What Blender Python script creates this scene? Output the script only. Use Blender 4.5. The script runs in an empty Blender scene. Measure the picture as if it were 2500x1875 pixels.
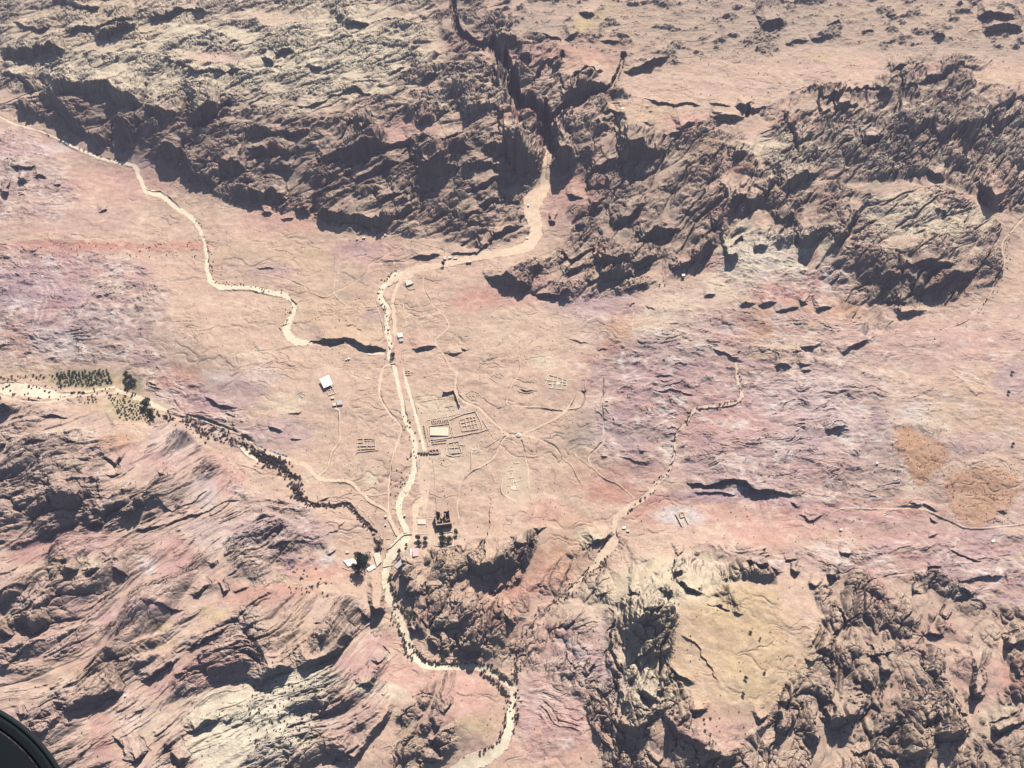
import bpy, bmesh, math, random
import numpy as np
from mathutils import Vector, Matrix

random.seed(7)
# ------------------------------------------------------------------ camera, sky, sun
scene = bpy.context.scene
QUAL = 1.35                       # terrain grid step, in photo pixels
FOV = math.radians(65.0)
DEP = math.radians(50.0)         # camera looks this far below the horizon
DIST = 1750.0
CAM = np.array([0.0, -DIST*math.cos(DEP), DIST*math.sin(DEP)])
FPX = 1250.0/math.tan(FOV/2)

cam_d = bpy.data.cameras.new('camera'); cam = bpy.data.objects.new('camera', cam_d)
scene.collection.objects.link(cam); scene.camera = cam
cam.location = CAM; cam.rotation_euler = (math.pi/2-DEP, 0, 0)
cam_d.sensor_fit = 'HORIZONTAL'; cam_d.angle = FOV
cam_d.clip_start = 0.1; cam_d.clip_end = 60000

SUN_EL = math.radians(52.0); SUN_AZ = math.radians(17.0)    # azimuth right of straight ahead (+Y)
w = bpy.data.worlds.new("World"); scene.world = w; w.use_nodes = True
nt = w.node_tree; bg = nt.nodes['Background']
sky = nt.nodes.new('ShaderNodeTexSky'); sky.sky_type = 'NISHITA'; sky.sun_disc = False
sky.sun_elevation = SUN_EL; sky.sun_rotation = SUN_AZ; sky.altitude = 1000
sky.air_density = 1.2; sky.dust_density = 1.5
nt.links.new(sky.outputs[0], bg.inputs[0]); bg.inputs[1].default_value = 0.062
sl = bpy.data.lights.new('sun', 'SUN'); so = bpy.data.objects.new('sun', sl)
scene.collection.objects.link(so)
sl.energy = 5.0; sl.angle = math.radians(0.5); sl.color = (1.0, 0.94, 0.88)
sv = Vector((math.sin(SUN_AZ)*math.cos(SUN_EL), math.cos(SUN_AZ)*math.cos(SUN_EL), math.sin(SUN_EL)))
so.rotation_euler = sv.to_track_quat('Z', 'Y').to_euler()
so.location = (0, 0, 4000)
scene.view_settings.view_transform = 'Standard'; scene.view_settings.look = 'None'
scene.view_settings.exposure = 0.9
scene.cycles.diffuse_bounces = 0; scene.cycles.volume_bounces = 0; scene.view_settings.gamma = 1.0
scene.render.resolution_x = 1024; scene.render.resolution_y = 768

# ------------------------------------------------------------------ helpers: photo digitising
K = 700/2212.0
def tile(n, pts):                                    # tile n = 1..16, points read off an enlarged tile -> photo pixels
    n -= 1; ox = (n % 4)*600; oy = (n//4)*450
    return [(ox+p[0]*K, oy+p[1]*K)+tuple(p[2:]) for p in pts]
f32 = np.float32

# ------------------------------------------------------------------ noise
rng = np.random.RandomState(11)
_ang = rng.rand(256, 256)*2*np.pi
GX = np.cos(_ang).astype(f32); GY = np.sin(_ang).astype(f32)
JX = rng.rand(256, 256).astype(f32); JY = rng.rand(256, 256).astype(f32); JR = rng.rand(256, 256).astype(f32)

def perlin(x, y, seed=0):
    xi = np.floor(x); yi = np.floor(y)
    fx = (x-xi).astype(f32); fy = (y-yi).astype(f32)
    xi = (xi.astype(np.int32)+seed*37) & 255; yi = (yi.astype(np.int32)+seed*91) & 255
    x1 = (xi+1) & 255; y1 = (yi+1) & 255
    ux = fx*fx*fx*(fx*(fx*6-15)+10); uy = fy*fy*fy*(fy*(fy*6-15)+10)
    a = GX[xi, yi]*fx+GY[xi, yi]*fy
    b = GX[x1, yi]*(fx-1)+GY[x1, yi]*fy
    c = GX[xi, y1]*fx+GY[xi, y1]*(fy-1)
    d = GX[x1, y1]*(fx-1)+GY[x1, y1]*(fy-1)
    return (a+(b-a)*ux+(c-a)*uy+(a-b-c+d)*ux*uy)*1.5

def fbm(x, y, o=4, seed=0, gain=.5, lac=2.03):
    s = 0; a = 1; t = 0
    for i in range(o):
        s = s+a*perlin(x, y, seed+i*5); t += a; a *= gain; x = x*lac+3.1; y = y*lac+1.7
    return s/t

def worley(x, y, seed=0):
    xi = np.floor(x); yi = np.floor(y)
    fx = (x-xi).astype(f32); fy = (y-yi).astype(f32)
    xi = xi.astype(np.int32)+seed*53; yi = yi.astype(np.int32)+seed*71
    f1 = np.full(x.shape, 9, f32); f2 = np.full(x.shape, 9, f32); cid = np.zeros(x.shape, f32)
    for i in (-1, 0, 1):
        for j in (-1, 0, 1):
            a = (xi+i) & 255; b = (yi+j) & 255
            d = (JX[a, b]*.9+.05+i-fx)**2+(JY[a, b]*.9+.05+j-fy)**2
            m = d < f1
            f2 = np.where(m, f1, np.minimum(f2, d))
            cid = np.where(m, JR[a, b], cid)
            f1 = np.where(m, d, f1)
    return np.sqrt(f1), np.sqrt(f2), cid

def sstep(a, b, x):
    t = np.clip((x-a)/(b-a), 0, 1); return t*t*(3-2*t)

# ------------------------------------------------------------------ photo pixel -> world at a given height
def ray(u, v, H):
    xc = (u-1250.0)/FPX; yc = (937.5-v)/FPX
    dy = math.cos(DEP)+yc*math.sin(DEP); dz = -math.sin(DEP)+yc*math.cos(DEP)
    t = (CAM[2]-H)/(-dz)
    return xc*t, CAM[1]+dy*t
def mpp(v):                                            # metres per photo pixel across, at row v
    yc = (937.5-v)/FPX
    return CAM[2]/(math.sin(DEP)-yc*math.cos(DEP))/FPX
def depat(v): return DEP-math.atan((937.5-v)/FPX)

# ------------------------------------------------------------------ large relief: height control points in photo pixels
ctrl = [  # u, v, h
 (1560,1620,66),(1540,1700,52),(1560,1790,52),(1620,1800,74),(1440,1560,8),
 (20,225,140),(80,225,138),(150,255,140),(215,275,140),(300,310,138),(390,340,138),(480,370,130),(570,400,125),(640,360,150),

 (1030,1100,0),(1000,950,4),(950,760,12),(970,650,16),(1150,620,24),(1300,560,32),(1330,450,38),(1336,340,46),
 (960,1300,-4),(945,1390,-8),(955,1500,-12),(1010,1600,-16),(1120,1630,-20),(1220,1660,-24),(1250,1740,-28),(1180,1850,-30),
 (0,960,26),(150,965,23),(300,960,18),(420,1010,12),(560,1060,8),(680,1110,5),(800,1180,2),(900,1260,0),
 (330,410,62),(440,500,50),(500,600,42),(600,700,30),(700,725,24),(710,800,18),(760,840,12),(930,862,4),
 (250,700,66),(120,800,70),(60,650,80),(400,760,55),(520,850,42),(330,880,40),(640,940,26),(800,950,14),(820,800,18),(850,700,24),(700,600,40),
 (560,560,58),(700,560,52),(850,590,40),(30,430,110),(180,480,90),(300,560,68),(0,540,100),
 (1150,850,16),(1250,750,30),(1300,900,28),(1360,940,34),(1420,860,34),(1500,800,50),(1180,1000,12),(1260,1065,16),(1250,1180,14),
 (1400,1050,22),(1440,1000,32),(1150,1200,6),(1350,1250,8),(1450,1180,10),(1100,1150,3),(1100,700,26),(900,640,26),
 # upper left massif: crest, foot, top
 (15,250,135),(25,185,150),(80,165,158),(150,190,162),(215,215,170),(285,228,180),(360,255,192),(450,275,195),(545,268,195),(610,305,180),
 (25,272,120),(73,290,108),(140,315,98),(200,332,90),(278,370,80),(360,398,74),(452,430,68),(525,470,62),(576,505,58),(640,508,56),
 (300,120,235),(500,60,255),(700,100,245),(850,180,235),(950,60,262),(100,40,235),(0,0,230),(300,0,255),(650,0,262),(1060,60,255),(1040,130,235),
 (700,330,170),(800,290,195),(640,400,120),(740,470,92),(765,532,56),(863,568,50),(960,570,46),(780,440,120),(900,400,140),(1000,320,180),(1100,260,205),(1200,250,200),
 (950,480,90),(1080,420,120),(1200,350,150),(1300,370,130),(1250,430,95),(1270,480,60),(1180,500,70),(1080,540,55),(1040,585,42),(1180,590,34),(1290,570,33),(1150,180,215),(1200,60,235),
 (1316,300,150),(1300,262,175),
 # right massif
 (1365,470,48),(1390,560,52),(1400,430,75),(1375,330,120),(1400,290,170),(1480,250,190),(1400,370,120),(1500,330,170),(1560,370,165),(1520,430,115),(1600,430,130),
 (1450,500,85),(1600,520,100),(1700,500,120),(1500,590,70),(1600,640,62),(1380,650,52),(1250,640,40),(1220,680,30),(1330,730,34),(1480,725,46),(1600,705,55),(1700,665,64),
 (1300,180,225),(1300,60,245),(1400,120,235),(1560,150,215),(1640,240,200),(1800,230,205),(1800,300,195),(1750,360,170),(1850,420,165),(1760,560,105),(1800,650,88),(1900,700,80),
 (1900,560,120),(1980,450,160),(2050,350,190),(2200,300,215),(2350,280,222),(2480,300,220),(2050,600,120),(2100,700,88),(2100,560,150),(2180,520,195),(2250,500,205),(2350,520,195),(2420,560,165),
 (2130,640,150),(2250,630,172),(2370,620,158),(2430,680,110),(2150,745,88),(2270,760,84),(2380,725,92),(2480,600,110),(2480,450,150),(2490,720,100),(2440,500,150),
 (2000,150,215),(2200,100,230),(2400,50,245),(2450,180,225),(1500,20,235),(1700,60,230),(1900,20,240),
 # middle right
 (1560,780,60),(1700,780,70),(1850,820,72),(2000,850,84),(2100,830,86),(2300,830,100),(2480,880,118),(2400,950,112),(2100,950,92),(1950,1000,74),(1800,880,52),
 (1810,960,42),(1690,1000,34),(1650,1070,26),(1630,1150,20),(1580,1220,12),(1510,1270,6),(1600,960,54),(1520,900,44),(1540,1050,38),(1580,1120,28),(1800,1100,60),(1750,1160,34),(1900,1180,46),(2050,1130,68),
 (2200,1050,95),(2300,1080,104),(2420,1180,88),(2300,1290,62),(2480,1050,108),(2150,1230,52),(2000,1270,44),(1800,1240,26),(1700,1230,18),(1650,1320,26),(2200,1340,62),(2450,1400,70),(1490,1330,0),(1450,1400,-6),(1350,1500,-12),(1270,1570,-16),
 # bottom right plateau and rocks
 (1780,1480,118),(1700,1580,122),(1880,1550,108),(1760,1700,118),(1650,1420,112),(1600,1460,112),(1560,1520,100),(1700,1350,60),(1800,1390,100),(1900,1440,104),(1620,1620,100),(1600,1740,88),(1750,1830,100),
 (1500,1500,28),(1470,1620,6),(1475,1720,2),(1460,1800,-6),(1400,1650,-4),(1380,1780,-8),(1300,1850,-18),(1420,1520,4),(1560,1390,34),(1660,1352,50),(2000,1560,92),(1960,1680,90),(2040,1420,58),(2100,1600,60),(2150,1740,56),
 (2250,1480,60),(2400,1520,70),(2350,1680,66),(2450,1800,72),(2250,1860,64),(2050,1800,62),(1950,1850,76),(2490,1600,78),
 # block above the narrow wadi
 (985,1390,16),(1050,1360,34),(1120,1370,40),(1200,1360,48),(1280,1330,36),(1330,1300,18),(1200,1425,8),(1280,1400,8),(1080,1440,26),(1030,1480,14),(1120,1500,30),(1180,1540,34),(1220,1610,-6),(1100,1612,-8),(1000,1540,-8),(1290,1480,-2),
 (960,1340,-2),(1010,1310,4),(1100,1320,8),(1180,1310,14),
 # lower left
 (60,1010,48),(180,1080,68),(330,1060,58),(80,1180,82),(250,1200,84),(220,1280,60),(400,1180,56),(520,1150,34),(620,1200,20),(700,1300,24),(800,1330,8),(430,1300,42),(330,1330,46),(100,1330,72),(40,1480,96),(200,1430,80),(350,1400,62),
 (500,1400,48),(600,1350,44),(700,1420,20),(800,1420,12),(160,1600,92),(330,1560,66),(450,1560,62),(560,1500,44),(300,1700,70),(420,1640,50),(250,1800,78),(100,1800,90),(500,1700,44),(650,1540,64),(760,1500,58),(860,1480,34),(640,1650,44),
 (620,1750,56),(750,1700,60),(820,1650,56),(900,1600,26),(950,1700,24),(860,1820,30),(950,1780,16),(1050,1750,22),(1130,1760,18),(1100,1680,6),(700,1850,60),(480,1850,60),(1050,1850,-6),(900,1400,0),(900,1540,4),
]
C = np.array(ctrl, float)
def tps_fit(C, lam=6.0):
    P = C[:, :2]/1000.0; n = len(P)
    d = np.linalg.norm(P[:, None]-P[None], axis=2)
    Kk = np.where(d > 0, d*d*np.log(d+1e-12), 0)+np.eye(n)*lam*1e-4
    A = np.zeros((n+3, n+3)); A[:n, :n] = Kk; A[:n, n] = 1; A[:n, n+1:] = P; A[n, :n] = 1; A[n+1:, :n] = P.T
    b = np.zeros(n+3); b[:n] = C[:, 2]
    return np.linalg.solve(A, b), P
def tps_eval(W, P, u, v):
    u = u/1000.0; v = v/1000.0; n = len(P)
    out = W[n]+W[n+1]*u+W[n+2]*v
    for i in range(n):
        d2 = (u-P[i, 0])**2+(v-P[i, 1])**2
        out = out+W[i]*0.5*d2*np.log(d2+1e-12)
    return out

# coarse map lattice, step 5 px, covers the photo with a margin
CS = 5.0; U0, V0, U1, V1 = -300, -250, 2800, 2125
cu = np.arange(U0, U1+1, CS); cv = np.arange(V0, V1+1, CS)
CU, CV = np.meshgrid(cu, cv)
def samp(m, u, v):                                     # bilinear sample of a coarse map
    x = np.clip((u-U0)/CS, 0, m.shape[1]-1.001); y = np.clip((v-V0)/CS, 0, m.shape[0]-1.001)
    xi = x.astype(np.int32); yi = y.astype(np.int32); fx = (x-xi).astype(f32); fy = (y-yi).astype(f32)
    return (m[yi, xi]*(1-fx)+m[yi, xi+1]*fx)*(1-fy)+(m[yi+1, xi]*(1-fx)+m[yi+1, xi+1]*fx)*fy
def seg_dist(u, v, pts, closed=False):
    d = np.full(u.shape, 1e9, f32)
    P = list(pts)+([pts[0]] if closed else [])
    for a, b in zip(P[:-1], P[1:]):
        ax, ay = a[0], a[1]; bx, by = b[0]-ax, b[1]-ay
        L = bx*bx+by*by+1e-9
        t = np.clip(((u-ax)*bx+(v-ay)*by)/L, 0, 1)
        d = np.minimum(d, (u-ax-t*bx)**2+(v-ay-t*by)**2)
    return np.sqrt(d)
def inside(u, v, pts):
    r = np.zeros(u.shape, bool); n = len(pts)
    for i in range(n):
        x1, y1 = pts[i][0], pts[i][1]; x2, y2 = pts[(i+1) % n][0], pts[(i+1) % n][1]
        if y1 == y2: continue
        c = ((y1 > v) != (y2 > v)) & (u < (x2-x1)*(v-y1)/(y2-y1)+x1)
        r ^= c
    return r
def region(pts, feather):
    d = seg_dist(CU, CV, pts, True); d = np.where(inside(CU, CV, pts), d, -d)
    return sstep(-feather, feather, d).astype(f32)

C[:, 2] *= .70
W_, P_ = tps_fit(C)
HB = np.clip(tps_eval(W_, P_, np.clip(CU, -60, 2560), np.clip(CV, -60, 1935)), -45, 285).astype(f32)

# ------------------------------------------------------------------ rock regions (photo pixels)
E = -400; EX = 2900; EY = 2250
R = {}
R['knob'] = np.maximum.reduce([region([(E,E),(E,235),(20,200),(70,172),(150,190),(230,215),(330,240),(450,270),(560,262),(620,290),(760,280),(900,235),(960,200),(1010,170),(1060,120),(1060,50),(1050,E)], 12),
    region([(950,300),(1090,200),(1180,140),(1240,200),(1250,260),(1180,270),(1050,300),(960,330)], 12),
    region([(2110,470),(2180,470),(2300,455),(2380,500),(2430,560),(2420,600),(2350,620),(2250,625),(2120,610),(2090,540)], 12),
    region([(1850,320),(2060,280),(2320,210),(2480,250),(2500,420),(2300,430),(2130,450),(2050,410),(1940,470),(1870,450)], 15),
    ])
R['cliff'] = np.maximum.reduce([region([(E,230),(15,200),(70,172),(230,215),(330,245),(450,275),(560,265),(620,295),(760,285),(900,240),(1060,130),(1160,100),(1330,270),(1335,330),(1325,440),(1280,480),(1290,570),(1180,605),(1080,590),(1040,580),(960,570),(863,567),(761,530),(650,505),(576,503),(468,443),(399,392),(278,368),(190,325),(73,290),(25,270),(E,250)], 6),
    region([(1060,E),(1060,60),(1100,110),(1150,140),(1230,180),(1330,270),(1345,330),(1360,470),(1400,560),(1380,600),(1220,670),(1250,705),(1383,742),(1485,724),(1595,702),(1700,662),(1750,590),(1850,560),(1900,600),(2050,600),(2050,440),(1940,480),(1860,420),(1800,300),(1640,262),(1500,225),(1420,150),(1330,90),(1250,60),(1240,E)], 8),
    region([(2080,600),(2130,600),(2250,620),(2360,610),(2430,540),(2445,600),(2440,680),(2380,715),(2270,760),(2130,745),(2080,700)], 5),
    region([(1900,470),(2060,450),(2130,470),(2110,640),(2140,760),(2190,800),(2120,830),(2060,760),(2040,700),(1960,640),(1890,580)], 12)*.8,
    region([(1850,270),(1980,208),(2130,200),(2170,150),(2320,132),(2420,145),(2360,205),(EX,210),(EX,480),(2450,520),(2380,480),(2300,440),(2000,440),(1900,340)], 8)])
R['block'] = np.maximum.reduce([region([(1480,1480),(1460,1560),(1470,1640),(1430,1720),(1450,1780),(1480,1880),(1460,EY),(1720,EY),(1760,1840),(1700,1740),(1660,1660),(1640,1580),(1650,1500),(1600,1450),(1700,1460),(1790,1500),(1810,1480),(1760,1420),(1830,1410),(1900,1420),(1860,1370),(1700,1350),(1620,1380),(1560,1440)], 8),
    region([(1960,1590),(1880,1700),(1850,1760),(1780,1830),(1760,EY),(EX,EY),(EX,1500),(2420,1480),(2280,1400),(2040,1390),(1980,1450),(2010,1500)], 14),
    region([(975,1350),(1020,1345),(1130,1330),(1230,1310),(1320,1290),(1300,1340),(1270,1420),(1230,1440),(1240,1540),(1230,1610),(1130,1605),(1060,1585),(1020,1530),(985,1430)], 6),
    region([(1040,1680),(1110,1640),(1110,1820),(1030,1880),(960,1880),(980,1750)], 14),
    region([(1200,1490),(1290,1440),(1440,1300),(1500,1290),(1590,1380),(1500,1420),(1490,1500),(1470,1650),(1430,1720),(1330,1640),(1250,1640),(1200,1600)], 18)*.55])
R['strata'] = np.maximum.reduce([region([(E,1000),(80,990),(200,1010),(330,1000),(450,1050),(520,1120),(620,1230),(800,1340),(700,1400),(560,1480),(400,1560),(200,1660),(0,1720),(E,1720)], 15),
    region([(E,1650),(120,1640),(400,1600),(560,1500),(640,1440),(860,1460),(960,1560),(940,1700),(850,1880),(840,EY),(E,EY)], 15)*.95])
R['scrap'] = np.maximum.reduce([region([(E,560),(180,610),(360,640),(420,720),(360,820),(420,900),(520,960),(640,1060),(680,1130),(560,1090),(420,1000),(350,960),(300,900),(E,900)], 20),
    region([(1420,900),(1500,820),(1650,760),(1820,740),(2000,740),(2160,860),(2180,1000),(2240,1190),(2100,1290),(1960,1250),(1820,1240),(1640,1140),(1560,1200),(1470,1080),(1440,1000)], 45),
    region([(1840,740),(2100,740),(2200,800),(2460,740),(2900,700),(2900,1320),(2100,1300),(2180,1000)], 60)*.5,
    region([(1380,700),(1700,680),(1850,760),(1600,820),(1480,900),(1400,850)], 40)*.5,
    region([(E,330),(60,310),(140,390),(200,480),(150,530),(E,560)], 14),
    region([(560,1180),(760,1240),(830,1380),(700,1400),(600,1330)], 15),
    region([(1240,1680),(1400,1500),(1490,1500),(1480,1650),(1420,1800),(1300,1880)], 15)*.7,
    region([(1700,1330),(1900,1330),(2500,1300),(EX,1500),(2400,1480),(2250,1420),(2040,1400),(1880,1390)], 15),
    region([(1850,770),(2100,770),(2200,860),(2100,1000)], 15)*.8,
    region([(1700,640),(1850,560),(1980,620),(2060,640),(2080,720),(1980,740),(1800,720)], 12),
    ])
R['plat'] = region([(1240,E),(1250,60),(1340,95),(1420,110),(1560,170),(1780,170),(1960,110),(2200,130),(2330,125),(EX,190),(EX,E)], 16)
smoothR = np.maximum.reduce([region(p, 8) for p in [
    [(1680,130),(1640,230),(1760,238),(1900,215),(2130,195),(2150,150),(1950,120),(1800,160)],
    [(1560,240),(1700,262),(1800,262),(1830,280),(1720,300),(1640,320),(1600,330),(1500,290),(1480,245)],
    [(1400,30),(1470,0),(1440,50),(1420,75),(1410,50)],
    [(1690,1500),(1790,1500),(1960,1570),(1990,1600),(1940,1640),(1870,1760),(1780,1840),(1740,1780),(1680,1640),(1640,1530)],
    [(2180,1040),(2240,1040),(2310,1100),(2300,1140),(2240,1190),(2210,1110)],
    [(2300,1140),(2480,1100),(2500,1200),(2400,1280),(2330,1260)],
    [(260,1000),(330,1000),(380,1060),(290,1090)],[(980,285),(1130,320),(1010,330),(940,370),(950,310)],
    [(1350,430),(1420,420),(1430,470),(1360,530)],
    [(480,1700),(640,1620),(760,1600),(800,1640),(720,1700),(640,1800),(520,1880),(420,1880)],
    [(600,30),(800,35),(800,55),(640,60)],[(430,120),(600,140),(600,160),(480,150)],
    ]])
creamhill = region([(470,1690),(640,1610),(770,1590),(810,1640),(720,1710),(640,1810),(520,1890),(400,1890)], 20)
for k in R: R[k] = R[k]*(1-smoothR*.92*(1-creamhill*.5))
R['smooth'] = np.clip(1-R['knob']-R['cliff']-R['block']-R['strata']-R['scrap']-R['plat'], 0, 1)

# ------------------------------------------------------------------ fine grid in photo pixels (+ stretched skirt to the horizon)
def axis(a, b, step, lo, hi):
    core = list(np.arange(a, b, step)); s = step
    x = core[-1]
    while x < hi: s *= 1.12; x += s; core.append(min(x, hi))
    x = core[0]; s = step; pre = []
    while x > lo: s *= 1.12; x -= s; pre.append(max(x, lo))
    return np.array(pre[::-1]+core)
gu = axis(-50, 2550, QUAL, -2600, 5100)
gv = axis(-45, 1925, QUAL, 937.5-0.93*FPX, 937.5+0.9*FPX)
GU, GV = np.meshgrid(gu.astype(f32), gv.astype(f32))
print('grid', GU.shape)
# shared irregular warp so that nothing digitised keeps straight edges
wx = perlin(GU/70, GV/45, 3)*7+perlin(GU/23, GV/15, 4)*4+perlin(GU/9, GV/6, 6)*2
wy = perlin(GU/70, GV/45, 8)*5+perlin(GU/23, GV/15, 9)*3+perlin(GU/9, GV/6, 12)*1.5
WU = GU+wx; WV = GV+wy
H = samp(HB, GU, GV)

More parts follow.
